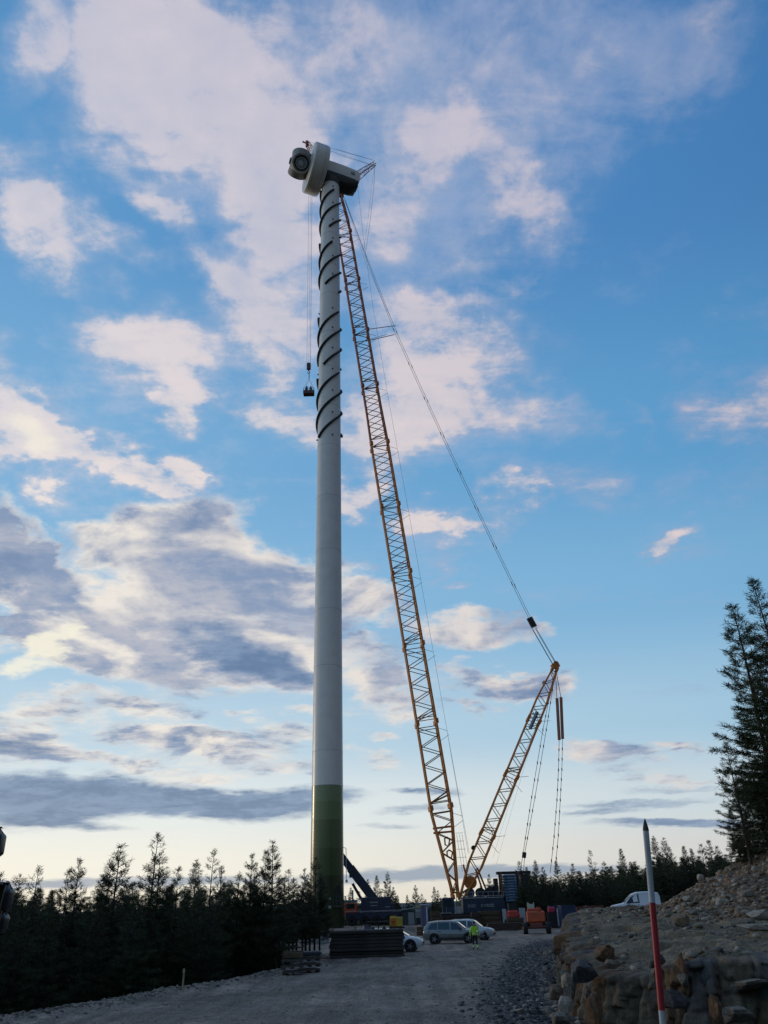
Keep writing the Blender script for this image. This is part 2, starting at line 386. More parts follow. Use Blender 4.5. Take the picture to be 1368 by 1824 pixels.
def link(name, me, parent=None):
    o = bpy.data.objects.new(name, me); COL.objects.link(o)
    if parent is not None: o.parent = parent
    return o
def thing(name, label, cat, loc=(0, 0, 0), rz=0.0, group=None):
    o = bpy.data.objects.new(name, None); COL.objects.link(o); o.empty_display_size = 0.3
    o.location = loc; o.rotation_euler = (0, 0, rz); tag(o, label, cat, group); return o
def tag(o, label=None, cat=None, group=None, kind=None):
    if label: o['label'] = label
    if cat: o['category'] = cat
    if group: o['group'] = group
    if kind: o['kind'] = kind
    return o
def copy_tree(o, parent=None):
    c = o.copy(); COL.objects.link(c); c.parent = parent
    for ch in [x for x in bpy.data.objects if x.parent == o]: copy_tree(ch, c)
    return c
def np_mesh(name, V, Fc, mats, smooth_=False, mi=None):
    me = bpy.data.meshes.new(name)
    V = np.asarray(V, np.float32); Fc = np.asarray(Fc, np.int32); k = Fc.shape[1]
    me.vertices.add(len(V)); me.vertices.foreach_set('co', V.ravel())
    me.loops.add(Fc.size); me.loops.foreach_set('vertex_index', Fc.ravel())
    me.polygons.add(len(Fc)); me.polygons.foreach_set('loop_start', np.arange(0, Fc.size, k, dtype=np.int32))
    for m in (mats if isinstance(mats, (list, tuple)) else [mats]): me.materials.append(m)
    if mi is not None: me.polygons.foreach_set('material_index', np.asarray(mi, np.int32))
    me.update(calc_edges=True); me.validate()
    if smooth_: me.polygons.foreach_set('use_smooth', [True] * len(Fc))
    return me

# ------------------------------------------------------------------ value noise
_T = rng.random((256, 256))
def vnoise(x, y):
    xi = np.floor(x).astype(int); yi = np.floor(y).astype(int); fx = x - xi; fy = y - yi
    fx = fx * fx * (3 - 2 * fx); fy = fy * fy * (3 - 2 * fy)
    a = _T[xi & 255, yi & 255]; b = _T[(xi + 1) & 255, yi & 255]; c = _T[xi & 255, (yi + 1) & 255]; d = _T[(xi + 1) & 255, (yi + 1) & 255]
    return (a * (1 - fx) + b * fx) * (1 - fy) + (c * (1 - fx) + d * fx) * fy - 0.5
def fbm(x, y, o=4, lac=2.1, g=0.5):
    s = 0; a = 1.0
    for k in range(o): s = s + a * vnoise(x + 17.3 * k, y - 9.1 * k); x = x * lac; y = y * lac; a *= g
    return s
def sstep(x, lo, hi):
    t = np.clip((x - lo) / (hi - lo), 0, 1); return t * t * (3 - 2 * t)

# ------------------------------------------------------------------ the ground as one height field
# plan curves, in metres: x as a function of the distance ahead y
PAD_L = np.array([(0, -22), (18, -17.5), (27.6, -12.0), (35, -9.2), (42, -6.8), (50, -5.2), (62, -6.6), (75, -9.5), (90, -17), (110, -32), (150, -44), (260, -60)], float)
WALL = np.array([(0, 30), (14, 15.5), (19.6, 10.5), (20.6, 6.5), (22.5, 4.9), (26, 5.0), (34, 6.2), (45, 8.4), (56, 10.6), (63, 11.9), (68, 14), (74, 19), (82, 30), (95, 55), (200, 140)], float)
ROAD_R = np.array([(0, -1), (18, 0.9), (23, 1.75), (33, 2.9), (46, 4.9), (60, 7.4), (72, 10.2), (80, 13.2), (90, 18), (110, 30), (200, 60)], float)
def cx_(tab, y): return np.interp(y, tab[:, 0], tab[:, 1])
def wall_dist(x, y):
    """signed metres inside the rock bank (positive = on the bank)"""
    x = np.asarray(x, float); y = np.asarray(y, float)
    P = WALL[:, ::-1]; best = np.full(x.shape, 1e9)
    for a, b in zip(P[:-1], P[1:]):
        d = b - a; t = np.clip(((x - a[0]) * d[0] + (y - a[1]) * d[1]) / (d @ d), 0, 1)
        best = np.minimum(best, np.hypot(x - a[0] - t * d[0], y - a[1] - t * d[1]))
    sgn = np.where(x > cx_(WALL, y), 1.0, -1.0)
    return best * sgn
def height(x, y):
    x = np.asarray(x, float); y = np.asarray(y, float)
    h = 0.06 * fbm(x * 0.35, y * 0.35, 4) + 0.035 * fbm(x * 1.9, y * 1.9, 3)
    # wheel ruts along the road
    rc = cx_(ROAD_R, y) - 3.2
    for o in (-1.9, -0.1, 0.9): h = h - 0.055 * np.exp(-((x - rc - o + 0.3 * np.sin(y * 0.09) + 0.12 * vnoise(x * 0 + 3.3, y * 0.25)) / 0.24) ** 2) * sstep(y, 8, 20)
    # low ground of the wood, left of the pad
    e = cx_(PAD_L, y) - x + 0.7 * fbm(x * 0.3, y * 0.3, 3)
    drop = sstep(e, -0.2, 7.0)
    h = h - drop * (2.3 + 0.9 * fbm(x * 0.08, y * 0.08, 3)) + 0.16 * np.exp(-((e + 0.5) / 0.6) ** 2)
    # fill round the tower foot
    r = np.hypot(x + 7.0, y - 116)
    h = h + 0.75 * sstep(15 - r, 0, 3.0)
    # gravel verge and ditch between the road and the rock
    g = x - cx_(ROAD_R, y)
    ver = sstep(g, 0.0, 1.2) * (1 - sstep(wall_dist(x, y), -0.3, 0.3))
    h = h - ver * (0.22 * sstep(g, 0.2, 2.0)) + ver * 0.10 * fbm(x * 2.2, y * 2.2, 4)
    # rock bank
    w = wall_dist(x, y)
    wj = w - 0.45 + 0.25 * fbm(x * 0.55, y * 0.55, 3) + 0.15 * fbm(x * 2.0, y * 2.0, 3)
    top = 1.15 + 0.022 * (y - 22) + 0.05 * np.clip(x - 6, 0, 10) * (1 - sstep(y, 30, 60)) + 0.34 * fbm(x * 0.35, y * 0.5, 4) + 0.20 * fbm(x * 1.3 + y * .5, y * 2.4, 4)
    top = top + 0.14 * np.floor(3.0 * (vnoise(x * 0.5 + 7, y * 0.8) + 0.5))
    q = top - 0.10
    lip = sstep(wj, -0.35, 0.45)
    # rubble hill to the right
    hill = 0.42 * np.clip(x - 15.4 - 0.33 * np.clip(y - 54, 0, 60) + 0.05 * np.clip(54 - y, 0, 40), 0, 30) * sstep(y, 30, 52) * (1 - 0.8 * sstep(y, 62, 90))
    hill = np.minimum(hill, 5.5 + 0.05 * x) + 0.22 * sstep(hill, 0.0, 0.8) * fbm(x * 0.8, y * 0.8, 4)
    h = np.where(w > -2, h * (1 - lip) + lip * (q + hill), h)
    return h
def hz(x, y): return float(height(np.array([x]), np.array([y]))[0])
def hmin(x, y, r=0.3):
    return float(height(np.array([x, x - r, x + r, x, x]), np.array([y, y, y, y - r, y + r])).min())

# ground materials: gravel on the pad and road, forest floor, rock, rubble soil - chosen by plan position
def ground_mat():
    m = bpy.data.materials.new('ground'); m.use_nodes = True; nt = m.node_tree; b = nt.nodes['Principled BSDF']
    L = nt.links
    def n(t, **k):
        q = nt.nodes.new(t)
        for a, c in k.items(): setattr(q, a, c)
        return q
    tc = n('ShaderNodeTexCoord')
    def noi(s, d=8, r=0.65, st=None):
        q = n('ShaderNodeTexNoise'); v = tc.outputs['Object']
        if st: mp = n('ShaderNodeMapping'); L.new(v, mp.inputs[0]); mp.inputs['Scale'].default_value = st; v = mp.outputs[0]
        L.new(v, q.inputs['Vector']); q.inputs['Scale'].default_value = s; q.inputs['Detail'].default_value = d; q.inputs['Roughness'].default_value = r; return q.outputs[0]
    def rmp(x, *st):
        q = n('ShaderNodeValToRGB'); L.new(x, q.inputs[0]); cr = q.color_ramp
        while len(cr.elements) < len(st): cr.elements.new(.5)
        for e, (p, c) in zip(cr.elements, st): e.position = p; e.color = (*c, 1)
        return q.outputs[0]
    def mx(f, a, c, mode='MIX'):
        q = n('ShaderNodeMix', data_type='RGBA', blend_type=mode)
        if isinstance(f, float): q.inputs[0].default_value = f
        else: L.new(f, q.inputs[0])
        L.new(a, q.inputs[6]); L.new(c, q.inputs[7]); return q.outputs[2]
    def attr(nm):
        q = n('ShaderNodeAttribute'); q.attribute_name = nm; return q.outputs['Fac']
    stones = n('ShaderNodeTexVoronoi'); L.new(tc.outputs['Object'], stones.inputs['Vector']); stones.inputs['Scale'].default_value = 11.0
    stones2 = n('ShaderNodeTexVoronoi'); L.new(tc.outputs['Object'], stones2.inputs['Vector']); stones2.inputs['Scale'].default_value = 38.0
    sh = n('ShaderNodeSeparateColor'); L.new(stones.outputs['Color'], sh.inputs[0])
    sh2 = n('ShaderNodeSeparateColor'); L.new(stones2.outputs['Color'], sh2.inputs[0])
    patch = noi(0.22, 7)
    gravel = rmp(patch, (0.36, (0.155, 0.131, 0.106)), (0.5, (0.240, 0.204, 0.166)), (0.66, (0.33, 0.284, 0.234)))
    gravel = mx(0.55, gravel, rmp(sh2.outputs[0], (0, (0.42, 0.42, 0.44)), (0.7, (1, 1, 1)), (1, (2.2, 2.1, 2.0))), 'MULTIPLY')
    gravel = mx(0.35, gravel, rmp(sh.outputs[1], (0, (0.6, 0.6, 0.62)), (1, (1.35, 1.33, 1.3))), 'MULTIPLY')
    mott = rmp(noi(1.4, 9, 0.75), (0.34, (0.62, 0.60, 0.60)), (0.5, (1.0, 1.0, 1.0)), (0.68, (1.4, 1.38, 1.34)))
    gravel = mx(0.85, gravel, mott, 'MULTIPLY')
    tread = rmp(noi(1.0, 6, 0.6, (1.6, 0.10, 1)), (0.38, (0.66, 0.66, 0.67)), (0.62, (1.30, 1.28, 1.25)))
    gravel = mx(0.8, gravel, tread, 'MULTIPLY')
    coarse = rmp(sh.outputs[0], (0, (0.035, 0.034, 0.034)), (0.6, (0.085, 0.080, 0.077)), (1, (0.20, 0.19, 0.175)))
    floor_ = rmp(noi(1.6, 8, 0.7), (0.35, (0.012, 0.014, 0.008)), (0.6, (0.035, 0.032, 0.018)), (0.8, (0.06, 0.05, 0.03)))
    rock = rmp(noi(0.9, 10, 0.7, (1, 2.2, 2)), (0.34, (0.095, 0.078, 0.054)), (0.5, (0.205, 0.166, 0.108)), (0.64, (0.29, 0.235, 0.155)), (0.8, (0.38, 0.32, 0.24)))
    rust = rmp(noi(0.5, 6, 0.6), (0.52, (1, 1, 1)), (0.72, (1.25, 0.92, 0.62)))
    rock = mx(0.8, rock, rust, 'MULTIPLY')
    rub = rmp(noi(2.2, 9, 0.75), (0.34, (0.075, 0.054, 0.036)), (0.5, (0.155, 0.112, 0.074)), (0.68, (0.27, 0.205, 0.145)))
    rub = mx(0.7, rub, rmp(sh.outputs[2], (0, (0.5, 0.5, 0.5)), (1, (1.6, 1.5, 1.4))), 'MULTIPLY')
    gravel = mx(attr('rut'), gravel, rmp(noi(3.0, 7), (0.35, (0.20, 0.18, 0.155)), (0.65, (0.33, 0.30, 0.26))))
    c = mx(attr('verge'), gravel, coarse); c = mx(attr('wood'), c, floor_); c = mx(attr('rock'), c, rock); c = mx(attr('rubble'), c, rub)
    L.new(c, b.inputs['Base Color']); b.inputs['Roughness'].default_value = 0.92; b.inputs['Specular IOR Level'].default_value = 0.25
    add = n('ShaderNodeMath', operation='ADD'); L.new(noi(7.0, 10, 0.75), add.inputs[0]); L.new(stones.outputs['Distance'], add.inputs[1])
    bp = n('ShaderNodeBump'); bp.inputs['Strength'].default_value = 0.9; bp.inputs['Distance'].default_value = 0.06
    L.new(add.outputs[0], bp.inputs['Height']); L.new(bp.outputs[0], b.inputs['Normal'])
    return m
def axis(segs):
    out = []
    for a, b_, st in segs: out += list(np.arange(a, b_, st))
    out.append(segs[-1][1]); return np.array(out)
GX = axis([(-3000, -300, 300), (-300, -60, 20), (-60, -24, 3), (-24, -14, 0.6), (-14, 3.5, 0.30), (3.5, 12.5, 0.09), (12.5, 26, 0.2), (26, 60, 1.0), (60, 300, 20), (300, 3000, 300)])
GY = axis([(-400, -20, 40), (-20, 16, 2.0), (16, 19, 0.3), (19, 30, 0.09), (30, 60, 0.2), (60, 80, 0.4), (80, 130, 1.2), (130, 200, 8), (200, 600, 50), (600, 5000, 400)])
X, Y = np.meshgrid(GX, GY); H = height(X, Y)
far = sstep(np.hypot(X, Y), 200, 500); H = H * (1 - far) + far * (-1.0)
nx, ny = len(GX), len(GY)
V = np.stack([X.ravel(), Y.ravel(), H.ravel()], 1)
idx = np.arange(nx * ny).reshape(ny, nx)
Fq = np.stack([idx[:-1, :-1].ravel(), idx[:-1, 1:].ravel(), idx[1:, 1:].ravel(), idx[1:, :-1].ravel()], 1)
gme = np_mesh('ground', V, Fq, ground_mat(), smooth_=True)
def attr_(name, arr):
    a = gme.attributes.new(name, 'FLOAT', 'POINT'); a.data.foreach_set('value', np.asarray(arr, np.float32).ravel())
wd = wall_dist(X, Y); jit = 0.5 * fbm(X * 0.6, Y * 0.6, 4)
attr_('verge', sstep(X - cx_(ROAD_R, Y) + jit * 1.4, -0.4, 0.9) * (1 - sstep(Y, 95, 120)))
attr_('wood', np.maximum.reduce([sstep(cx_(PAD_L, Y) - X + jit * 2, 0.2, 1.6), sstep(Y, 138, 150), sstep(X, 45, 60), sstep(-Y, 14, 22), sstep(-X, 25, 30)]))
attr_('rock', sstep(wd + jit, -0.4, 0.2))
hillm = sstep(X - 14.0 + 0.06 * np.clip(54 - Y, -10, 40) + jit * 3, 0.0, 1.5) * sstep(Y + jit * 6, 34, 40) * (wd > 0)
attr_('rubble', hillm)
_rc = cx_(ROAD_R, Y) - 3.2; _rt = 0
for _o in (-1.9, -0.1, 0.9, -3.6, -5.2): _rt = _rt + np.exp(-((X - _rc - _o + 0.3 * np.sin(Y * 0.09) + 0.12 * vnoise(X * 0 + 3.3, Y * 0.25)) / 0.26) ** 2) * (0.5 + fbm(X * 0.8 + _o, Y * 0.2, 3))
attr_('rut', np.clip(_rt, 0, 1) * 0.75 * sstep(Y, 8, 18))
ground = link('ground', gme); tag(ground, kind='structure')

# distant hills along the horizon
def hills(name, dist, amp, seed, colr, base=-6):
    n = 160; mb = MB(); pts = []
    for i in range(n + 1):
        a = -1.3 + 2.6 * i / n; hh = amp * (0.75 + 0.9 * float(fbm(np.array([a * 3.1 + seed]), np.array([seed * 2.0]), 5)[0]))
        pts.append((math.sin(a), math.cos(a), max(2, hh)))
    vs = []; rows = ((0.0, 0.0), (0.04, 0.55), (0.10, 1.0), (0.25, 0.8), (0.4, 0))
    for (dr, k) in rows:
        for (sx, sy, hh) in pts: vs.append((sx * dist * (1 + dr), sy * dist * (1 + dr), base + hh * k))
    fs = []
    for r_ in range(len(rows) - 1):
        for i in range(n): o = r_ * (n + 1) + i; fs.append((o, o + 1, o + n + 2, o + n + 1))
    mb.add(vs, fs); o = mb.build(name, mat(name, colr, 0.95, var=0.25, vscale=0.01), smooth_=True); tag(o, kind='structure')
hills('hills', 2400, 34, 3.0, (0.055, 0.07, 0.075))

# ------------------------------------------------------------------ stones
def stone_mesh(k, seed, flatz=0.75, sub=1, angular=0.28):
    r_ = np.random.default_rng(seed)
    bm = bmesh.new(); bmesh.ops.create_icosphere(bm, subdivisions=sub, radius=1.0)
    planes = [(Vector(r_.normal(size=3)).normalized(), r_.uniform(0.45, 0.85)) for _ in range(9)]
    for v in bm.verts:
        p = v.co.copy()
        for nrm, d in planes:
            t = p.dot(nrm)
            if t > d: p -= nrm * (t - d)
        p *= 1 + r_.uniform(-0.06, 0.06)
        v.co = Vector((p.x, p.y, p.z * flatz))
    return bm
def join_stones(name, places, mats, mi_fn=None, variants=6, sub=0, flatz=0.7):
    """many stones (x, y, z, size) as one mesh"""
    base = []
    for k in range(variants):
        bm = stone_mesh(k, 100 + k, flatz, sub); bm.verts.index_update()
        base.append((np.array([v.co[:] for v in bm.verts]), np.array([[v.index for v in f.verts] for f in bm.faces]))); bm.free()
    Vs = []; Fs = []; Ms = []; o = 0
    for i, (x, y, z, s) in enumerate(places):
        bv, bf = base[i % variants]
        q = Quaternion(Vector(rng.normal(size=3)).normalized(), rng.uniform(0, 0.5)).to_matrix() @ Matrix.Rotation(rng.uniform(0, 6.28), 3, 'Z')
        sc = np.array([s * rng.uniform(0.75, 1.35), s * rng.uniform(0.75, 1.25), s * rng.uniform(0.7, 1.1)])
        v = (bv * sc) @ np.array(q).T + np.array([x, y, z])
        Vs.append(v); Fs.append(bf + o); Ms.append(np.full(len(bf), rng.integers(0, len(mats)))); o += len(v)
    me = np_mesh(name, np.concatenate(Vs), np.concatenate(Fs), mats, mi=np.concatenate(Ms)); return me
ROCKM = [mat('stone_grey', (0.185, 0.160, 0.125), 0.9, var=0.45, vscale=3, bump=0.8, bscale=14), mat('stone_brown', (0.17, 0.122, 0.078), 0.92, var=0.45, vscale=3, bump=0.8, bscale=14),
         mat('stone_dark', (0.075, 0.071, 0.068), 0.85, var=0.4, vscale=3, bump=0.8, bscale=14), mat('stone_pale', (0.32, 0.27, 0.205), 0.9, var=0.3, vscale=4, bump=0.7, bscale=14),
         mat('stone_rust', (0.15, 0.082, 0.038), 0.9, var=0.5, vscale=2.5, bump=0.8, bscale=14)]
# rubble of the hill slope
pl = []
while len(pl) < 15000:
    y = rng.uniform(32, 66); x = rng.uniform(12.5, 34)
    if x - 13.8 + 0.06 * max(54 - y, -10) < rng.uniform(-1.5, 0.8): continue
    s = 0.05 + 0.20 * rng.random() ** 3.5
    pl.append((x, y, 0, s))
a = np.array(pl); a[:, 2] = height(a[:, 0], a[:, 1]) + a[:, 3] * 0.15
o = link('rubble', join_stones('rubble', a, [ROCKM[1], ROCKM[1], ROCKM[0], ROCKM[3], ROCKM[4]])); tag(o, 'loose brown rubble covering the hillside on the right', 'rubble', kind='stuff')
# coarse gravel of the verge between road and rock
pl = []
while len(pl) < 17000:
    y = 17 + 63 * rng.random() ** 1.8; x0 = cx_(ROAD_R, y); x1 = cx_(WALL, y) if y > 20 else 12
    x = rng.uniform(x0 - 0.6, x1 + 0.4)
    if rng.random() > sstep(x - x0, -0.5, 2.2) + 0.08: continue
    s = 0.02 + 0.11 * rng.random() ** 4.5 + 0.05 * sstep(x - (x1 - 1.4), 0, 1.2)
    pl.append((x, y, 0, s))
a = np.array(pl); a[:, 2] = height(a[:, 0], a[:, 1]) + a[:, 3] * 0.1
o = link('gravel', join_stones('gravel', a, [ROCKM[2], ROCKM[2], ROCKM[0], ROCKM[2], ROCKM[3]])); tag(o, 'dark coarse gravel of the verge between road and rock', 'gravel', kind='stuff')
# grit and broken stone caught on the ledges of the face
# small stones strewn on the pad and along its left edge
pl = []
while len(pl) < 7000:
    y = 19 + 45 * rng.random() ** 1.6; e = cx_(PAD_L, y)
    if rng.random() < 0.55: x = e + rng.normal(0.5, 0.5); s = 0.03 + 0.11 * rng.random() ** 4
    else: x = rng.uniform(e, cx_(ROAD_R, y)); s = 0.015 + 0.05 * rng.random() ** 3
    pl.append((x, y, 0, s))
a = np.array(pl); a[:, 2] = height(a[:, 0], a[:, 1])
o = link('pebbles', join_stones('pebbles', a, [ROCKM[0], ROCKM[2], ROCKM[0], ROCKM[3]])); tag(o, 'small stones strewn over the gravel pad and its left edge', 'pebbles', kind='stuff')
# broken stones over the rock bench
pl = []
while len(pl) < 5000:
    y = 20 + 44 * rng.random() ** 1.5; x = cx_(WALL, max(y, 22.6)) + rng.uniform(-0.9, 14) ** 1.0 if y > 22 else rng.uniform(5, 16)
    s = 0.03 + 0.16 * rng.random() ** 4
    if vnoise(np.array([x * .5]), np.array([y * .5]))[0] < -0.1: continue
    pl.append((x, y, 0, s))
a = np.array(pl); a[:, 2] = height(a[:, 0], a[:, 1]) + a[:, 3] * .1
o = link('scree', join_stones('scree', a, [ROCKM[0], ROCKM[1], ROCKM[0], ROCKM[3], ROCKM[2]])); tag(o, 'broken stones and grit lying on the blasted rock bench', 'scree', kind='stuff')

# the blasted face itself: split columns and ledges along the wall line
_p = WALL[(WALL[:, 0] >= 13) & (WALL[:, 0] <= 69)][:, ::-1]
_d = np.concatenate([[0], np.cumsum(np.hypot(*np.diff(_p, axis=0).T))])
_n = np.concatenate([np.arange(0, 26, 0.05), np.arange(26, _d[-1], 0.13)])
_x = np.interp(_n, _d, _p[:, 0]); _y = np.interp(_n, _d, _p[:, 1])
_k = np.ones(31) / 31; _xs = np.convolve(np.pad(_x, 15, 'edge'), _k, 'valid'); _ys = np.convolve(np.pad(_y, 15, 'edge'), _k, 'valid')
_tx = np.gradient(_xs); _ty = np.gradient(_ys); _l = np.hypot(_tx, _ty); _nx = -_ty / _l; _ny = _tx / _l
# outward = away from the bank
_sg = np.where(wall_dist(_xs + _nx * .6, _ys + _ny * .6) < wall_dist(_xs - _nx * .6, _ys - _ny * .6), 1, -1); _nx *= _sg; _ny *= _sg
_zt = height(_xs - _nx * 1.0, _ys - _ny * 1.0)
NR = 46; _hash = rng.random((512, 64))
Vv = np.zeros((len(_n), NR, 3)); cmat = np.zeros((len(_n), NR), int)
for r_ in range(NR):
    t = r_ / (NR - 1); z = -0.35 + t * (_zt + 0.42)
    off = 0.05 * np.abs(fbm(_n * 7, z * 7, 3)) + 0.05 * (_hash[(np.floor(_n / 0.11 + z * 3).astype(int)) % 512, (np.floor(z / 0.13).astype(int) + 5) % 60] - 0.5)
    for (wd2, hh2, amp, tl_, cr_, sd_) in ((0.70, 1.9, 0.55, 0.34, 0.17, 0), (0.26, 0.80, 0.22, 0.40, 0.08, 20)):
        cu = _n / wd2 + 0.55 * fbm(_n * 0.5 + sd_, _n * 0 + t * 1.4, 2) + 0.22 * t; c = np.floor(cu); fr = cu - c; ci = (c.astype(int) * 7 + sd_) % 512
        zb = z / hh2 + _hash[ci, 0] * 5; vi = np.floor(zb).astype(int) % 60; fz = zb - np.floor(zb)
        off = off + amp * (_hash[ci, vi + 1] - 0.5) + tl_ * wd2 * (_hash[(ci * 3) % 512, vi + 1] - 0.5) * 2 * (fr - 0.5) + tl_ * hh2 * (_hash[(ci * 5) % 512, vi + 2] - 0.6) * (fz - 0.5) - cr_ * np.exp(-(np.minimum(fr, 1 - fr) / 0.06) ** 2) - cr_ * .35 * np.exp(-(np.minimum(fz, 1 - fz) / 0.06) ** 2)
        if sd_ == 0: cmat[:, r_] = (_hash[ci, vi + 2] * 3.999).astype(int)
    off = off + 0.30 * (1 - t) - 0.10
    roll = max(0, (t - 0.86) / 0.14) ** 2
    off = off - roll * (1.0 + 0.5 * fbm(_n * 2.5, z * 4, 3))
    Vv[:, r_, 0] = _xs + _nx * off; Vv[:, r_, 1] = _ys + _ny * off; Vv[:, r_, 2] = z - roll * (0.10 - 0.12 * fbm(_n * 1.7, _n * 0 + r_ * .3, 3))
_id = np.arange(len(_n) * NR).reshape(len(_n), NR)
_F = np.stack([_id[:-1, :-1].ravel(), _id[1:, :-1].ravel(), _id[1:, 1:].ravel(), _id[:-1, 1:].ravel()], 1)
FM = [mat('face_%s' % n_, c_, 0.92, vscale=2.2, col2=c2_, bump=1.0, bscale=22.0, stretch=(1.2, 1.2, 0.8)) for n_, c_, c2_ in (('brown', (0.23, 0.17, 0.105), (0.09, 0.07, 0.048)), ('olive', (0.17, 0.15, 0.11), (0.07, 0.064, 0.052)), ('slate', (0.15, 0.132, 0.105), (0.055, 0.050, 0.046)), ('rust', (0.20, 0.115, 0.05), (0.075, 0.052, 0.034)))]
fo_ = link('rock_face', np_mesh('rock_face', Vv.reshape(-1, 3), _F, FM, mi=cmat[:-1, :-1].ravel())); tag(fo_, kind='structure')

# angular blocks of the blasted rock face: each a rock of its own
BL = []
def block_mesh(seed):
    """a blasted block: a box with skewed faces, broken corners and a chipped surface"""
    r_ = np.random.default_rng(seed); bm = bmesh.new(); bmesh.ops.create_cube(bm, size=2.0)
    bmesh.ops.subdivide_edges(bm, edges=bm.edges[:], cuts=3, use_grid_fill=True)
    planes = []
    for ax in range(3):
        for sg in (-1, 1):
            n_ = r_.normal(size=3) * 0.36; n_[ax] += sg; planes.append((Vector(n_).normalized(), r_.uniform(0.62, 0.95)))
    for _ in range(12): planes.append((Vector(r_.normal(size=3)).normalized(), r_.uniform(0.62, 1.0)))
    for v in bm.verts:
        p = v.co.copy()
        for _ in range(2):
            for nrm, d in planes:
                t = p.dot(nrm)
                if t > d: p -= nrm * (t - d)
        v.co = p + Vector(r_.normal(size=3)) * 0.022
    return bm
for k in range(8):
    bm = block_mesh(300 + k); me = bpy.data.meshes.new('rock'); bm.to_mesh(me); bm.free(); me.materials.append(ROCKM[0]); BL.append(me)
BLM = {}
def rock(px, py, Y, size, mi, label=None, group=None, rz=None, tilt=0.0, k=None, sink=0.25, z=None, at_w=None):
    k = rng.integers(0, 8) if k is None else k
    key = (k, mi)
    if key not in BLM:
        me = BL[k].copy(); me.materials.clear(); me.materials.append(ROCKM[mi]); BLM[key] = me
    p = at(px, py, Y) if at_w is None else Vector(at_w)
    zz = hmin(p.x, p.y, min(size[0], size[1]) * .5) if z is None else z
    o = link('rock', BLM[key]); o.scale = size
    o.rotation_euler = (tilt * rng.uniform(-1, 1), tilt * rng.uniform(-1, 1), rng.uniform(0, 6.28) if rz is None else rz)
    o.location = (p.x, p.y, zz + size[2] * (0.5 - sink)) if z is None else (p.x, p.y, zz)
    tag(o, label or 'broken angular rock of the blasted face beside the road', 'rock', group if group or label else 'broken rocks of the blasted face')
    return o
# columns and slabs of the face near the camera: (px, py of centre, Y, size, colour)
face = [
 (1058, 1800, 21.0, (.20, .26, .40), 4, 'rust-brown upright rock at the left end of the near blasted face'),
 (1216, 1738, 20.9, (.13, .26, .46), 4, 'thin upright rust-streaked rock slab just right of the pole'),
 (1276, 1800, 20.4, (.20, .26, .36), 4, 'rusty rock wedge standing right of the deep crack'),
 (1200, 1782, 20.0, (.34, .28, .24), 2, 'dark leaning rock block behind the foot of the red pole'),
 (1036, 1728, 22.6, (.30, .34, .26), 2, 'dark square rock block on the corner of the rock bank'),
 (1008, 1790, 22.6, (.26, .26, .22), 3, 'pale rounded rock at the foot of the bank corner'),
 (1012, 1745, 23.5, (.2, .24, .18), 3, None), (990, 1765, 24.6, (.24, .24, .2), 1, None), (1002, 1815, 21.6, (.24, .24, .18), 0, None),
 (1172, 1712, 21.4, (.26, .26, .13), 2, None), (1090, 1716, 22.2, (.24, .24, .10), 1, None),
 (1340, 1752, 20.2, (.42, .40, .12), 0, None), (1318, 1806, 19.4, (.32, .3, .18), 0, None),
 (1155, 1652, 36.0, (.28, .26, .30), 1, 'dark pointed rock standing on the bench left of the pole'),
 (1212, 1641, 34.0, (.34, .26, .28), 1, 'brown pointed rock standing on the bench right of the pole'),
 (1355, 1632, 32.0, (.50, .4, .22), 3, 'large pale boulder on the bench at the right edge'),
 (1345, 1652, 28.0, (.55, .36, .14), 3, None), (1078, 1700, 24.0, (.30, .26, .24), 4, 'orange-stained rounded rock on the front lip of the bench'),
 (1068, 1655, 40.0, (.30, .3, .22), 1, None), (1100, 1690, 27.0, (.25, .25, .14), 3, None), (1020, 1702, 30.0, (.3, .3, .35), 1, None), (996, 1690, 42.0, (.35, .4, .4), 0, None),
 (1290, 1570, 53.0, (.45, .4, .3), 0, 'grey boulder half buried near the top of the rubble slope'), (1344, 1513, 56.0, (.45, .4, .4), 3, 'pale boulder on the crest of the rubble slope at the right edge'),
 (1248, 1562, 54.0, (.3, .3, .2), 3, None), (1225, 1602, 48.0, (.32, .3, .2), 3, None), (1284, 1606, 44.0, (.36, .3, .22), 3, None), (1330, 1592, 42.0, (.34, .3, .2), 0, None),
]
for (px, py, Yd, sz, mi, lb) in face:
    p = at(px, py, Yd)
    o = rock(px, py, Yd, sz, mi, lb, rz=rng.uniform(-.4, .4), tilt=.12, z=p.z)
# the rest of the face, block beside block along the wall line
for i in range(46):
    t = rng.random() ** 1.5; y = 20.8 + t * 44; big = rng.random()
    if y < 22.6: x = rng.uniform(5.0, 12.5); y = float(np.interp(x, [4.9, 6.5, 10.5, 15.5], [22.5, 20.6, 19.6, 18.0])) + rng.uniform(-.1, .5)
    else: x = float(cx_(WALL, y)) + rng.uniform(-0.15, 0.75)
    s = rng.uniform(.14, .34); top = hz(x + .6, y + .5)
    zz = rng.uniform(0.05, 0.95) * max(0.5, top)
    rock(0, 0, 0, (s * rng.uniform(.6, 1.1), s, s * rng.uniform(.7, 1.7)), int(rng.choice([0, 0, 1, 2, 2, 4, 3])), at_w=(x, y, 0), tilt=.25, z=zz)
for i in range(110):
    y = 17.5 + 45 * rng.random() ** 1.3; x = float(cx_(WALL, max(y, 22.6))) - abs(rng.normal(0, .8)) - .2 if y > 22 else rng.uniform(4.5, 10)
    s = rng.uniform(.07, .26); rock(0, 0, 0, (s, s * .8, s * .7), int(rng.choice([0, 2, 1, 3])), at_w=(x, y, 0), tilt=.5,
        label='loose fallen stone lying at the foot of the blasted rock face', group='fallen stones at the foot of the face')

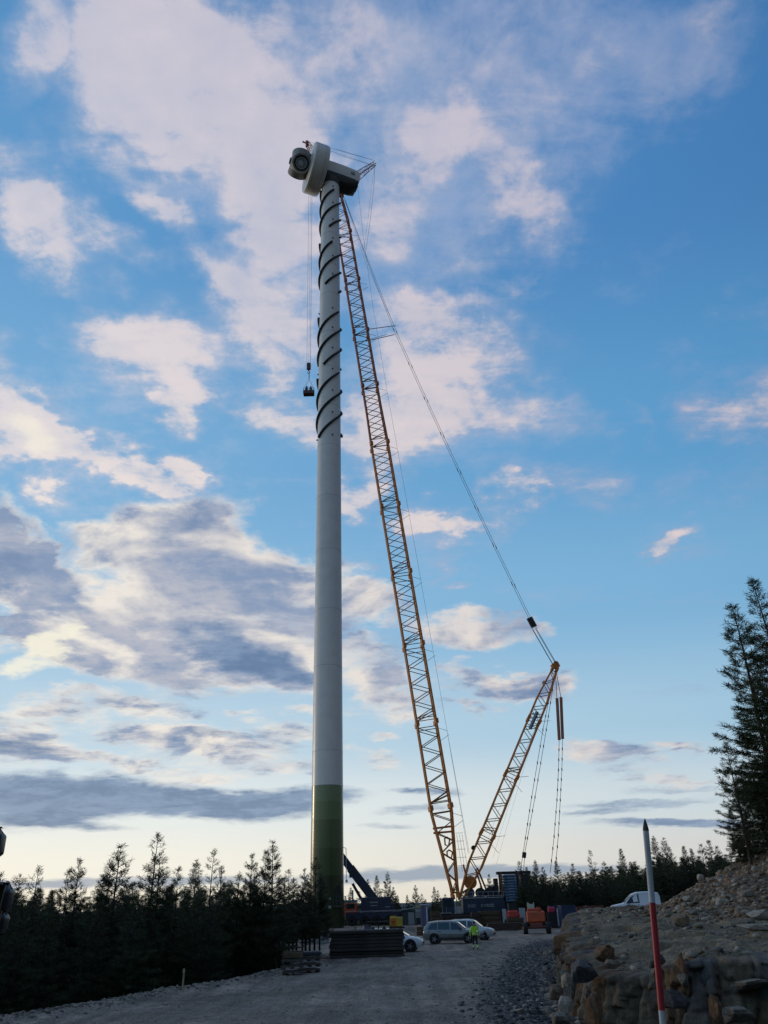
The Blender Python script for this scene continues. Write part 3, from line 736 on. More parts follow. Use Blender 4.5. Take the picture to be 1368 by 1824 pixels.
# ------------------------------------------------------------------ wind turbine: tower, nacelle, ring generator, hub without blades
WHITE = mat('turbine_white', (0.66, 0.65, 0.61), 0.33, var=0.05, vscale=0.5, spec=0.5)
RUBBER = mat('black_rubber', (0.012, 0.012, 0.013), 0.7)
STEEL = mat('dark_steel', (0.07, 0.072, 0.075), 0.5, metal=0.6, var=0.3)
GALV = mat('galvanised', (0.38, 0.39, 0.40), 0.5, metal=0.6, var=0.2)
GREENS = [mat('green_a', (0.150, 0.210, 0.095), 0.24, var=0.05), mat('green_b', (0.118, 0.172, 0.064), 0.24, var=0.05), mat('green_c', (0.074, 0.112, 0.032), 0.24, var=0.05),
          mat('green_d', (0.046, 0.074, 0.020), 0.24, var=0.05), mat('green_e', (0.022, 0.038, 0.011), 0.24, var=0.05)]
TY = 115.0
tb = at(582, 1652, TY); TX = tb.x; TZ0 = hmin(TX, TY, 2.2) - 0.05
def th(py): return at(588, py, TY).z
HT = at(592, 322, TY - 1.7).z                       # tower top
def tr_(z):                                         # tower radius with height
    return float(np.interp(z, [0, 18, 45, 75, 100, HT], [2.22, 2.14, 2.04, 1.95, 1.87, 1.78]))
turb = thing('wind_turbine', 'pale grey wind turbine tower with green foot and hub still without blades', 'wind turbine', (TX, TY, TZ0))
def tz(z): return z - TZ0
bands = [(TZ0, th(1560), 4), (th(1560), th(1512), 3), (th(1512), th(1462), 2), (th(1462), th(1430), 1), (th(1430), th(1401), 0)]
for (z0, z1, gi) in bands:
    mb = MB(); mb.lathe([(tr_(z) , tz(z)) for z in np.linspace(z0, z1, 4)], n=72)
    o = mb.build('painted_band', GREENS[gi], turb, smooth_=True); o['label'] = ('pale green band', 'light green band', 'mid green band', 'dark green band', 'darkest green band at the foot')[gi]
FL = [th(1401), th(1190), th(985), th(800), th(662), th(532), th(425), HT]
for a_, b_ in zip(FL[:-1], FL[1:]):
    mb = MB(); mb.lathe([(tr_(z), tz(z)) for z in np.linspace(a_, b_, 5)], n=72); mb.build('tower_section', WHITE, turb, smooth_=True)
fl = MB()
for z in FL[:-1] + [th(1340), th(1090), th(890), th(730), th(600), th(480)]:
    fl.lathe([(tr_(z) - .02, tz(z) - .035), (tr_(z) + .018, tz(z) - .03), (tr_(z) + .018, tz(z) + .03), (tr_(z) - .02, tz(z) + .035)], n=72, caps=False)
fl.build('weld_seam', mat('seam', (0.44, 0.45, 0.45), 0.45), turb, smooth_=True)
# door with porch in the foot, facing the site
def tower_pt(ang, z, off=0.0):
    r = tr_(z) + off; return Vector((math.sin(ang) * r, -math.cos(ang) * r, tz(z)))
da = R(42)
dz0 = TZ0 + 2.6
O = Matrix.Rotation(da, 3, 'Z')
dp = Vector((math.sin(da) * 2.2, -math.cos(da) * 2.2, 0))
mb = MB(); pts = [(-.48, 0), (.48, 0), (.48, 2.0)] + [(.48 * math.cos(t), 2.0 + .42 * math.sin(t)) for t in np.linspace(0, math.pi, 9)[1:-1]] + [(-.48, 2.0)]
vs = [O @ Vector((x, -0.02, z)) + dp + Vector((0, 0, tz(dz0))) for x, z in pts] + [O @ Vector((x, .3, z)) + dp + Vector((0, 0, tz(dz0))) for x, z in pts]
n_ = len(pts); mb.add(vs, [tuple(range(n_)), tuple(range(2 * n_ - 1, n_ - 1, -1))] + [(i, i + n_, (i + 1) % n_ + n_, (i + 1) % n_) for i in range(n_)])
mb.build('door', mat('door_dark', (0.015, 0.02, 0.018), 0.6), turb)
mb = MB()
mb.tube([O @ Vector((x * 1.12, -0.05, z)) + dp + Vector((0, 0, tz(dz0))) for x, z in pts[1:]] , 0.06, 6)
mb.build('door_frame', mat('frame_green', (0.03, 0.08, 0.03), 0.5), turb)
mb = MB(); c0 = dp + O @ Vector((0, -0.75, 0)) + Vector((0, 0, tz(dz0)))
mb.box(c0 + Vector((0, 0, -.06)), (1.5, 1.5, .1), O)
for sx in (-.7, .7):
    for k in range(3): mb.bar(c0 + O @ Vector((sx, -.7 + .7 * k, 0)), c0 + O @ Vector((sx, -.7 + .7 * k, 1.1)), .025)
    mb.bar(c0 + O @ Vector((sx, -.7, 1.1)), c0 + O @ Vector((sx, .7, 1.1)), .025); mb.bar(c0 + O @ Vector((sx, -.7, .55)), c0 + O @ Vector((sx, .7, .55)), .02)
mb.build('door_platform', mat('platform_dark', (.03, .05, .03), .6), turb)
for zz, s_ in ((dz0 - .1, .3), (dz0 + .85, .22)):       # two small pale signs left of the door
    mb = MB(); a_ = R(14); c = tower_pt(a_, zz, .03); mb.box(c, (.34, .03, s_), Matrix.Rotation(a_, 3, 'Z')); mb.build('notice', mat('notice_white', (.30, .31, .31), .6), turb)
# helical strakes: rubber ropes wound round the upper sections against vortices
def strake(zt, zb, phase):
    pts = []; n = 46; pitch = 13.6
    for i in range(n + 1):
        z = zt + (zb - zt) * i / n
        a_ = phase + 2 * math.pi * (HT - z) / pitch          # descends to the left in front
        pts.append(tower_pt(-a_, z, 0.18))
    MB().tube(pts, 0.21, 6).build('strake', RUBBER, turb, smooth_=True)
secs = [(HT - 1.5, th(426)), (th(436), th(528)), (th(560), th(660)), (th(668), th(786))]
for (zt, zb) in secs:
    for k in range(3): strake(zt - 0.5 * k, zb + 0.7 * (2 - k), k * 2.094 + 0.5)
bolts = MB()
for zt, zb in secs:
    z = zt
    while z > zb:
        for a_ in (0.35, -1.45): bolts.box(tower_pt(a_, z, .08), (.22, .22, .18), Matrix.Rotation(a_, 3, 'Z'))
        z -= 4.5
bolts.build('strake_bracket', STEEL, turb)
# lowered climbing cable and lamp beside the foot
mb = MB(); p0 = tower_pt(R(88), th(1512), .35); p1 = tower_pt(R(88), th(1569), .35); mb.bar(p0, p1, .045); mb.box(p1 + Vector((0.03, 0, -.1)), (.3, .3, .34)); mb.bar(p0, p0 + Vector((-.4, 0, .15)), .04)
mb.build('service_cable', mat('cable_white', (.6, .6, .58), .5), turb)

# nacelle frame: A points along the shaft to the hub, to the left and a little to the viewer
al = R(22); tl = R(4)
A = Vector((-math.cos(al) * math.cos(tl), -math.sin(al) * math.cos(tl), math.sin(tl)))
Cc = Vector((0, 0, 1)).cross(A).normalized() * -1      # sideways
B = A.cross(Cc); B = B if B.z > 0 else -B
ORG = Vector((0, 0, tz(HT) + 3.75))
def nl(a, c, b): return ORG + A * a + Cc * c + B * b
RA = Matrix((Cc, A.cross(Cc), A)).transposed()          # local z along the shaft
# main body: rounded box with a sloping keel
mb = MB(); rings = []
for (a, w, top, bot) in ((3.0, 2.0, 1.75, -2.5), (1.0, 2.15, 1.85, -2.85), (-2.0, 2.15, 1.85, -2.9), (-4.6, 2.05, 1.75, -2.7), (-5.7, 1.85, 1.6, -2.2)):
    r_ = []
    for (c, b) in ((-w, -1.25), (-w, top * .72), (-w * .8, top * .96), (-w * .4, top), (w * .4, top), (w * .8, top * .96), (w, top * .72), (w, -1.25), (w * .97, -1.4), (w * .5, -1.42), (-w * .5, -1.42), (-w * .97, -1.4)): r_.append(nl(a, c, b))
    rings.append(r_)
vs = [p for r_ in rings for p in r_]; k_ = 12; fs = [tuple(range(k_)), tuple(range(len(vs) - 1, len(vs) - 1 - k_, -1))]
for i in range(len(rings) - 1):
    for j in range(k_): jj = (j + 1) % k_; fs.append((i * k_ + j, i * k_ + jj, (i + 1) * k_ + jj, (i + 1) * k_ + j))
mb.add(vs, fs); nac = mb.build('nacelle', WHITE, turb, smooth_=True)
KEEL_SHADE = mat('keel_shaded_grey', (.045, .052, .058), .55, var=.2)  # dark tone is the shade of the downward-facing underside, put into the colour
mb = MB(); vs = []; fs = []
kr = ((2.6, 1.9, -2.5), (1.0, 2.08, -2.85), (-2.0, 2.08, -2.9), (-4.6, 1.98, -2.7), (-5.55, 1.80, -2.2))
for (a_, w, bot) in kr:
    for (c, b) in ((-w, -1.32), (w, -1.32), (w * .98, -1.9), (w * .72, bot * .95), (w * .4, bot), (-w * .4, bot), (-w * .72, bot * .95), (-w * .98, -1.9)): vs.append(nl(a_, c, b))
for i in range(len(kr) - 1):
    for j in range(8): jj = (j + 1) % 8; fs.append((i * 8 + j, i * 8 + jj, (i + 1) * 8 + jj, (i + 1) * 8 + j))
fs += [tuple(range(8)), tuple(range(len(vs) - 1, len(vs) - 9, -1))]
mb.add(vs, fs); mb.build('keel', KEEL_SHADE, turb, smooth_=True)
mb = MB(); mb.box(nl(-5.72, 0, -1.35), (1.6, .7, .12), RA); mb.box(nl(-5.72, .3, .6), (.5, .5, .1), RA); mb.build('tail_grille', KEEL_SHADE, nac)
mb = MB(); mb.lathe([(1.80, -3.8), (1.80, -3.4), (2.0, -3.1), (2.0, -2.3)], ORG, n=40); mb.build('yaw_bearing', KEEL_SHADE, turb, smooth_=True)
# emblem on the flank near the tail, drain cover and hatch
sgn = 1 if nl(0, 1, 0).y < nl(0, -1, 0).y else -1
def flank(a, b, w, h, name, m, d=0.02):
    mb = MB(); c = nl(a, sgn * 2.12, b); Rm = Matrix((A, Cc, B)).transposed(); mb.box(c, (w, d * 2 + .06, h), Rm); return mb.build(name, m, nac)
BLUE = mat('emblem_blue', (0.03, 0.07, 0.11), .5)
flank(-4.15, 0.0, .75, .75, 'emblem', BLUE)
for dx in (-.18, .0, .18): flank(-4.15 + dx * 1.2, 0.0, .07, .5 - abs(dx), 'emblem_bar', WHITE, .035)
mb = MB(); mb.box(nl(-3.4, 0, -2.86), (1.6, 1.4, .10), Matrix((A, Cc, B)).transposed()); mb.build('floor_hatch', mat('hatch_dark', (.04, .045, .05), .6), nac)
# ring generator
mb = MB()
mb.lathe([(1.9, 1.45), (4.3, 1.45), (4.85, 1.6), (5.0, 1.85), (5.02, 4.25), (4.94, 4.5), (4.75, 4.6), (3.2, 4.7), (2.0, 4.8)], ORG, RA, n=72)
ring = mb.build('ring_generator', WHITE, turb, smooth_=True)
mb = MB(); mb.lathe([(4.99, 2.30), (5.03, 2.32), (5.03, 2.42), (4.99, 2.44)], ORG, RA, n=72, caps=False); mb.lathe([(4.99, 3.95), (5.025, 3.97), (5.025, 4.05), (4.99, 4.07)], ORG, RA, n=72, caps=False)
mb.build('ring_seam', mat('seam', (0.5, 0.52, 0.52), .45), ring, smooth_=True)
# hub casting: barrel with three blade openings
HG = mat('hub_grey', (0.30, 0.30, 0.285), 0.55, var=0.25, vscale=1.2); HD = mat('hub_inside', (0.02, 0.022, 0.028), .7)
hc = 6.45
mb = MB(); mb.lathe([(1.5, 4.4), (1.6, 4.75), (1.85, 5.15), (2.0, 5.8), (2.0, 6.45), (1.92, 7.3), (1.6, 7.9), (1.1, 8.3), (0.7, 8.4)], ORG, RA, n=40)
hub = mb.build('hub', HG, turb, smooth_=True)
for k, pa in enumerate((R(-74), R(46), R(166))):
    # direction of the blade root, measured round the shaft from straight down towards the viewer
    dd = (-B * math.cos(pa) + Cc * sgn * math.sin(pa)) * (1)
    dd = (-B) * math.cos(pa) + (Cc * sgn) * math.sin(-pa) if False else (-B) * math.cos(pa) + (Cc * sgn) * math.sin(pa)
    O3 = orient(dd, A)
    c = nl(hc, 0, 0)
    mb = MB(); mb.lathe([(1.80, 0.9), (1.92, 2.2), (1.88, 2.38), (1.52, 2.38), (1.50, 1.9)], c, O3, n=40, caps=False); mb.build('blade_flange', HG, hub, smooth_=True)
    mb = MB(); mb.lathe([(1.51, 1.95), (1.51, 2.02)], c, O3, n=32); mb.build('blade_opening', HD, hub)
    if k < 2:
        mb = MB()
        mb.lathe([(1.15, 2.03), (1.15, 2.12), (1.02, 2.12), (1.02, 2.03)], c, O3, n=28)
        mb.lathe([(.55, 2.03), (.55, 2.2), (.3, 2.24)], c + O3 @ Vector((-.1, .15, 0)), O3, n=20)
        for kk in range(9): a_ = kk * .7; mb.box(c + O3 @ Vector((math.cos(a_) * .8, math.sin(a_) * .8, 2.08)), (.16 + .1 * (kk % 3), .14, .1), O3 @ Matrix.Rotation(a_, 3, 'Z'))
        mb.build('pitch_gear', mat('gear_pale', (.42, .48, .52), .5), hub)
mb = MB()
for k in range(10):
    a_ = k * .628; mb.box(nl(8.2, math.cos(a_) * 1.0, math.sin(a_) * 1.0), (.25, .25, .2), RA)
mb.lathe([(.65, 8.3), (.65, 8.6), (.4, 8.65)], ORG, RA, n=24); mb.build('nose_cap', STEEL, hub)
# wind mast with sensors on top, and rail posts along the rear rim
mb = MB(); mp = nl(2.3, 0, 4.9); mb.bar(mp, mp + Vector((0, 0, 2.3)), .05); mb.bar(mp + Vector((-.5, 0, 1.3)), mp + Vector((.5, 0, 1.3)), .035)
wm = mb.build('wind_mast', STEEL, turb)
for d_ in (Vector((0, 0, 2.4)), Vector((-.1, 0, .25)), Vector((-1.35, 0, .2))):
    mb = MB(); mb.lathe([(.12, -.14), (.24, -.02), (.2, .14), (.08, .2)], mp + d_, n=10); mb.build('sensor', STEEL, wm)

# ------------------------------------------------------------------ lattice boom crawler crane
YEL = mat('crane_yellow', (0.52, 0.165, 0.018), 0.5, var=0.18, vscale=1.5)
RED = mat('crane_red', (0.32, 0.085, 0.030), 0.5, var=0.2, vscale=1.5)
NAVY = mat('crane_navy', (0.014, 0.030, 0.058), 0.45, var=0.25, vscale=1.0)
BLK = mat('black_steel', (0.012, 0.013, 0.015), 0.6, var=0.2)
BRC = mat('brace_ochre', (0.26, 0.12, 0.03), 0.55, var=.2); BRD = mat('brace_brown', (0.16, 0.062, 0.035), 0.55, var=.2)
ROPE = mat('wire_rope', (0.05, 0.045, 0.045), 0.6, metal=0.4)
UC = MB(); UC.lathe([(1, 0), (1, 1)], n=5); 
CRY = 128.0
base = at(818, 1640, CRY); crane = thing('crawler_crane', 'giant yellow lattice boom crawler crane on a dark blue undercarriage', 'crane', (base.x, CRY, 0))
CO = Vector((base.x, CRY, 0))
UCM = {}
def rod(name, a, b, r, m, parent):
    """one straight bar as its own object sharing a unit cylinder"""
    key = m.name
    if key not in UCM: UCM[key] = UC.mesh('bar', m)
    a = Vector(a) - CO; b = Vector(b) - CO; o = link(name, UCM[key], parent); d = b - a
    o.matrix_local = Matrix.Translation(a) @ orient(d).to_4x4() @ Matrix.Diagonal((r, r, d.length, 1)); return o
NB = [0]
REST = MB()
def lattice(name, P0, P1, u, v, prof, nsec, nz, rc, rb, m0, m1=None, joint_bars=True, quota=150):
    """prof: list of (s, width in u, width in v); nsec sections of nz zigzags"""
    P0 = Vector(P0); P1 = Vector(P1); ax = (P1 - P0).normalized(); u = (u - ax * u.dot(ax)).normalized(); v = ax.cross(u)
    ps = [p[0] for p in prof]; wu = lambda s: np.interp(s, ps, [p[1] for p in prof]) / 2; wv = lambda s: np.interp(s, ps, [p[2] for p in prof]) / 2
    def C(s, i): su, sv = ((-1, -1), (1, -1), (1, 1), (-1, 1))[i]; return P0 + (P1 - P0) * s + u * su * wu(s) + v * sv * wv(s)
    root = MB(); # pin plates at the foot are the boom's own mesh
    for i in range(4): root.box(C(0.002, i) - CO, (.5, .3, .6), orient(ax))
    bo = root.build(name, m0, crane)
    cnt = 0
    for k in range(nsec):
        s0 = k / nsec; s1 = (k + 1) / nsec; mm = m0 if m1 is None or s0 < 0.5 else m1
        mids = [s0] + [p for p in ps if s0 < p < s1] + [s1]
        for i in range(4):
            mb = MB(); mb.tube([C(s, i) - CO for s in mids], rc, 7); mb.box(C(s1, i) - CO, (rc * 3.2, rc * 3.2, rc * 4.5), orient(ax)); mb.build('chord', mm, bo, smooth_=True)
        zs = [s0 + (s1 - s0) * (0.06 + 0.88 * j / nz) for j in range(nz + 1)]
        bars = []
        for fi, (i, j) in enumerate(((0, 1), (3, 2), (1, 2), (0, 3))):
            for q in range(nz):
                a_, b_ = (i, j) if (q + (k * nz) % 2 + (fi == 1) * 0) % 2 == 0 else (j, i)
                bars.append((C(zs[q], a_), C(zs[q + 1], b_), fi))
            bars.append((C(zs[0], i), C(zs[0], j), fi)); bars.append((C(zs[-1], i), C(zs[-1], j), fi))
            if joint_bars and fi < 2: bars.append((C(zs[0], i), C(zs[0] + (zs[1] - zs[0]) * .6, j), fi))
        for (a_, b_, fi) in bars:
            if fi < 2 and cnt < quota: rod('brace', a_, b_, rb, BRC if mm is m0 else BRD, bo); cnt += 1
            else: REST.bar(a_ - CO, b_ - CO, rb, 4, 0 if mm is m0 else 1)
    return bo, C
# main boom
bP0 = at(812, 1600, CRY); bP1 = at(600, 340, 121.5)
uu = Vector((1, 0, 0)); vv = Vector((0.10, 1, 0))
boom, BC = lattice('main_boom', bP0, bP1, uu, vv, [(0, .8, 3.0), (.012, .9, 3.0), (.085, 3.0, 2.9), (.55, 3.0, 2.9), (.6, 2.75, 2.6), (.93, 2.6, 2.5), (1, 1.2, 1.6)], 11, 8, .165, .07, YEL, RED, quota=215)
mast_, MC = lattice('derrick_mast', at(822, 1600, CRY), at(988, 1192, CRY + 2), uu, vv, [(0, .5, 2.4), (.13, 1.95, 2.4), (.85, 1.75, 1.9), (1, .7, .8)], 4, 7, .14, .062, YEL, quota=80)
o = REST.build('side_braces', [BRC, BRD], crane); tag(o, kind='stuff')
# luffing rope guides standing off the boom's rear chords, two at each joint
for k in range(1, 11):
    s = k / 11 - .008
    a = BC(s, 1); L = 1.5
    rod('rope_guide', a, a + Vector((L, 0, -.5)), .03, ROPE, boom); rod('rope_guide', BC(s - .015, 1), BC(s - .015, 1) + Vector((L, 0, 1.0)), .03, ROPE, boom)
for k in range(1, 4):
    s = k / 4; a = MC(s, 1); rod('rope_guide', a, a + Vector((1.7, 0, .1)), .03, ROPE, mast_); rod('rope_guide', MC(s - .03, 1), MC(s - .03, 1) + Vector((1.0, 0, -1.2)), .03, ROPE, mast_)
# boom foot frame: walkway, ladder and loops beside the rear chord
mb = MB()
f0 = at(809, 1484, CRY - 1.5) - CO
for dx in (0.35, .75, 1.15): mb.tube([f0 + Vector((dx, 0, -.2)), f0 + Vector((dx + .5, 0, -5.2))], .025, 4)
for k in range(5): mb.bar(f0 + Vector((.2, 0, -1.1 * k)), f0 + Vector((1.3 + .1 * k, 0, -1.1 * k)), .025, 4)
mb.build('walkway_rail', GALV, boom)
mb = MB()
for (x0, y0, x1, y1) in ((792, 1491, 799, 1507), (796, 1514, 804, 1528)):
    q = [at(x0 + 4, y0, CRY - 1.6) - CO, at(x0, y0 + 3, CRY - 1.6) - CO, at(x0 + 1, y1 - 2, CRY - 1.6) - CO, at(x1, y1, CRY - 1.6) - CO, at(x1 + 2, y0 + 4, CRY - 1.6) - CO, at(x0 + 4, y0, CRY - 1.6) - CO]
    mb.tube(q, .13, 6)
mb.build('rope_frame', YEL, boom)
mb = MB(); mb.bar(at(771, 1476, CRY - 1.5) - CO, at(803, 1472, CRY - 1.5) - CO, .16, 6); mb.bar(at(772, 1484, CRY - 1.5) - CO, at(806, 1481, CRY - 1.5) - CO, .16, 6); mb.build('cross_beam', YEL, boom)
# panel hung inside the derrick mast, drive boxes and winch drum
mb = MB(); a = at(957, 1268, CRY) - CO; b = at(944, 1298, CRY) - CO; mb.tube([a, b], .28, 4); mb.build('rope_drum_cover', mat('cover_grey', (.16, .2, .24), .5), mast_)
def drum(px, py, Yd, r, L, m, par, name='winch_drum'):
    c = at(px, py, Yd) - CO; Rm = orient(Vector((0, 1, 0)))
    mb = MB(); mb.lathe([(r, -L / 2), (r, -L / 2 + .12), (r * .7, -L / 2 + .14), (r * .7, L / 2 - .14), (r, L / 2 - .12), (r, L / 2)], c, Rm, n=20); return mb.build(name, m, par, smooth_=True)
drum(838, 1572, CRY, .85, 1.8, YEL, mast_); drum(843, 1510, CRY - .5, .30, .8, BLK, mast_); drum(969, 1216, CRY + 1.5, .28, .5, GALV, mast_, 'sheave')
# struts behind the mast foot
for (x0, y0, x1, y1) in ((850, 1546, 869, 1592), (847, 1548, 862, 1594), (825, 1540, 838, 1590)):
    rod('back_strut', at(x0, y0, CRY + 1), at(x1, y1, CRY + 2), .14, YEL, mast_)
# fly jib at the head, mostly hidden by the nacelle, its tip above the hub
jP0 = at(603, 338, 121); jtip = at(547, 256, 119.5); stip = at(668, 291, 123)
def mini(name, P0, P1, w0, w1, n, m, rc=.07, rb=.035, par=crane):
    P0 = Vector(P0); P1 = Vector(P1); ax = (P1 - P0).normalized(); u = Vector((0, 1, 0)); u = (u - ax * u.dot(ax)).normalized(); v = ax.cross(u)
    mb = MB()
    def C(s, i): w = w0 + (w1 - w0) * s; su, sv = ((-1, -1), (1, -1), (1, 1), (-1, 1))[i]; return P0 + (P1 - P0) * s + (u * su + v * sv) * w / 2 - CO
    for i in range(4): mb.bar(C(0, i), C(1, i), rc, 6)
    for k in range(n):
        for i in range(4):
            j = (i + 1) % 4; a_, b_ = (i, j) if k % 2 == 0 else (j, i); mb.bar(C(k / n, a_), C((k + 1) / n, b_), rb, 4); mb.bar(C(k / n, i), C(k / n, j), rb, 4)
    return mb.build(name, m, par)
mini('fly_jib', jP0, jtip, 1.9, .8, 9, RED, .09, .045)
mini('jib_strut', at(622, 324, 121.5), stip, 1.6, .6, 6, RED, .075, .04)
mb = MB(); mb.box(jtip - CO, (.6, .9, 1.0)); mb.box(jtip - CO + Vector((-.7, 0, .45)), (.7, .2, .2), Matrix.Rotation(.5, 3, 'Y')); mb.bar(jtip - CO, jtip - CO + Vector((-.9, 0, .9)), .06); mb.build('jib_head', RED, crane)
mb = MB(); hd = at(604, 340, 121.3) - CO; mb.box(hd, (1.9, 2.0, 1.8)); mb.build('boom_head', RED, crane)
def line(name, pts, r, m=ROPE, parent=crane):
    return MB().tube([p - CO for p in pts], r, 5).build(name, m, parent)
for dy in (-.7, .7):
    off = Vector((0, dy, 0)); line('stay_rope', [stip + off, jtip + off * .6 + Vector((.4, 0, .3 + dy * .3))], .028)
    line('stay_rope', [stip + off, at(600, 266, 120) + off + Vector((0, 0, -.8))], .022)
# derrick backstay: block, thick reeving, twin pendants with their spreader
dh = at(989, 1186, CRY + 2); blk = at(949, 1112, CRY + 1.6); kn = at(704, 590, 125)
for dx, dy in ((-.35, -.5), (-.12, .5), (.22, -.5), (.38, .5)):
    o_ = Vector((dx, dy, dx * .3)); line('reeving_rope', [dh + o_, blk + o_ + Vector((0.1, 0, -.8))], .045)
mb = MB(); bx = (dh - blk).normalized(); mb.box(blk - CO, (.34, 1.0, 1.0), orient(bx)); mb.box(blk - CO - bx * .9, (.35, 1.0, .7), orient(bx)); mb.build('pulley_block', BLK, crane)
mb = MB(); mb.box(dh - CO, (.7, 1.3, .8), orient(bx)); mb.lathe([(.42, -.4), (.42, .4)], dh - CO + Vector((.1, 0, .3)), orient(Vector((0, 1, 0))), n=18); mb.build('mast_head', YEL, crane)
ct = at(613, 352, 121.8)
def sag(a, b, s, n=9): return [a + (b - a) * t + Vector((0, 0, -4 * s * t * (1 - t))) for t in np.linspace(0, 1, n)]
for dx, dy in ((-.32, -1.0), (.32, 1.0)):
    o_ = Vector((dx, dy * .5, 0)); pts = sag(blk + o_, kn + o_, 1.0) + sag(kn + o_, ct + Vector((dx * .5, dy * .6, 0)), .4)[1:]; line('pendant', pts, .036)
    for t in range(1, 9):
        p = pts[t]; rod('pendant_joint', p + Vector((.08, 0, -.35)), p + Vector((-.08, 0, .35)), .075, BLK, crane)
for (ya, xb, yb, dy) in ((593, 705, 583, -1), (602, 703, 593, 1)):
    rod('spreader', at(651, ya, 124.5) + Vector((0, dy, 0)), at(xb, yb, 125) + Vector((0, dy * .5, 0)), .07, BLK, crane)
rod('spreader', at(660, 604, 124), at(688, 596, 125), .04, BLK, crane)
# hoist rope along the boom up to the jib strut
for k, dxx in enumerate((0, .25)):
    line('hoist_rope', [at(836 - 2 * k, 1520, CRY), at(796, 1300, CRY - .6), at(741, 985, CRY - 2), at(690, 700, CRY - 4), at(664, 545, CRY - 5), at(647, 420, CRY - 6), at(636, 322, CRY - 6)], .022)
line('hoist_rope', [at(612, 350, 122), at(652, 470, 123.5), at(700, 575, 125)], .02)
for xx in (664, 660): line('hoist_rope', [stip, at(xx + 2, 330, 123), at(xx, 352, 123), at(xx - 5, 395, 123), at(xx - 12, 445, 123)], .03 if xx == 664 else .018)
# links and pull cylinders hanging from the mast head to the ballast
CYL = mat('cylinder_rust', (0.34, 0.13, 0.06), .45, var=.2)
for (x0, y0, x1, y1, x2, y2, x3, y3) in ((992, 1244, 996, 1318, 992, 1425, 980, 1555), (999, 1242, 1002, 1316, 998, 1425, 989, 1550)):
    Yd = CRY + 2 + (.6 if x0 > 995 else -.6)
    line('ballast_link', [dh, at(x0, y0, Yd)], .05); rod('pull_cylinder', at(x0, y0, Yd), at(x1, y1, Yd), .26, CYL, crane)
    pts = [at(x1, y1, Yd), at((x1 + x2) / 2 + .8, (y1 + y2) / 2, Yd), at(x2, y2, Yd), at((x2 + x3) / 2 + 1, (y2 + y3) / 2, Yd), at(x3, y3, Yd)]
    line('ballast_link', pts, .04)
    for t in range(1, 12):
        f = t / 12 * 4; i = int(f); p = pts[i].lerp(pts[min(4, i + 1)], f - i); rod('link_joint', p - Vector((0, 0, .2)), p + Vector((0, 0, .2)), .09, BLK, crane)
for dx in (0, 6):
    pts = [at(986 + dx * .3, 1205, CRY + 2), at(967 + dx, 1300, CRY + 2), at(947 + dx, 1420, CRY + 2), at(932 + dx * .5, 1518, CRY + 2), at(926 + dx, 1560, CRY + 2)]
    line('ballast_link', pts, .04)
    for t in range(1, 12):
        f = t / 12 * 3; i = int(f); p = pts[i].lerp(pts[min(4, i + 1)], f - i); rod('link_joint', p - Vector((0, 0, .2)), p + Vector((0, 0, .2)), .085, BLK, crane)
rod('link_yoke', at(934, 1518, CRY + 2), at(933, 1528, CRY + 2), .32, BLK, crane)
for k in range(4): line('hoist_rope', [at(962 - 3 * k, 1275 + 8 * k, CRY + 1), at(918 - 7 * k, 1420, CRY + 1), at(884 - 6 * k, 1540 - 12 * k, CRY + 2)], .012)
# superstructure
zt = at(840, 1602, CRY).z; xl = at(784, 1620, CRY).x - CO.x; xr = at(897, 1620, CRY).x - CO.x
mb = MB(); mb.rbox(((xl + xr) / 2 + 1.6, 0, 2.95), (xr - xl - 3.2, 3.2, 2.1), .08); deck = mb.build('machine_house', NAVY, crane)
mb = MB(); mb.box(((xl + xr) / 2, 0, 1.78), (xr - xl, 3.6, .3)); mb.lathe([(1.6, 1.2), (1.6, 1.7)], (0, 0, 0), n=24); mb.build('slewing_frame', BLK, crane)
for k in range(5):
    x = xl + 3.4 + k * (xr - xl - 3.4) / 5
    mb = MB(); mb.box((x + .6, -1.61, 2.85), (1.15, .04, 1.5)); mb.build('side_door', NAVY, deck)
mb = MB()
mb.bar((xl + 3.2, -1.6, 4.1), (xr, -1.6, 4.1), .035); mb.bar((xl + 3.2, -1.6, 4.6), (xr, -1.6, 4.6), .03)
for k in range(9): x = xl + 3.2 + k * (xr - xl - 3.2) / 8; mb.bar((x, -1.6, 3.95), (x, -1.6, 4.6), .03)
mb.box(((xl + xr) / 2 + 1.6, -1.66, 3.86), (xr - xl - 3.4, .06, .10)); mb.build('handrail', GALV, deck)
# faint pale lettering of the maker's plate, far too small to read in the photograph
mb = MB(); PALE = mat('worn_letter', (.22, .25, .27), .6)
for (x, w, h) in ((4.0, .22, .42), (4.32, .2, .36), (4.6, .22, .42), (4.9, .16, .36), (5.9, .34, .34), (6.35, .3, .3), (6.75, .4, .38), (7.3, .5, .42)):
    mb.box((xl + x, -1.655, 2.85), (w, .02, h)); mb.box((xl + x, -1.667, 2.85), (w * .4, .01, h * .45), mi=1)
tag(mb.build('lettering', [PALE, NAVY], deck), kind='stuff')
mb = MB(); mb.rbox((xl + 1.1, -1.2, 3.0), (1.7, 1.4, 2.0), .12); cabc = mb.build('operator_cab', NAVY, crane)
mb = MB(); mb.box((xl + 1.0, -1.92, 3.3), (1.2, .04, 1.0)); mb.box((xl + .23, -1.2, 3.2), (.04, 1.1, 1.2)); mb.build('window', glass_mat('cab_glass', (.03, .045, .06)), cabc)
mb = MB()
for k, (x, h) in enumerate(((.2, 1.6), (.8, 2.2), (2.4, 1.2), (2.9, 1.9))): mb.bar((xl + x, -1.9, 1.9), (xl + x, -1.9, 1.9 + h), .03)
mb.box((xl + 2.4, -1.5, 2.4), (1.0, .6, .9)); mb.box((xl + .4, -2.0, 2.05), (2.2, .5, .08)); mb.build('access_platform', GALV, crane)
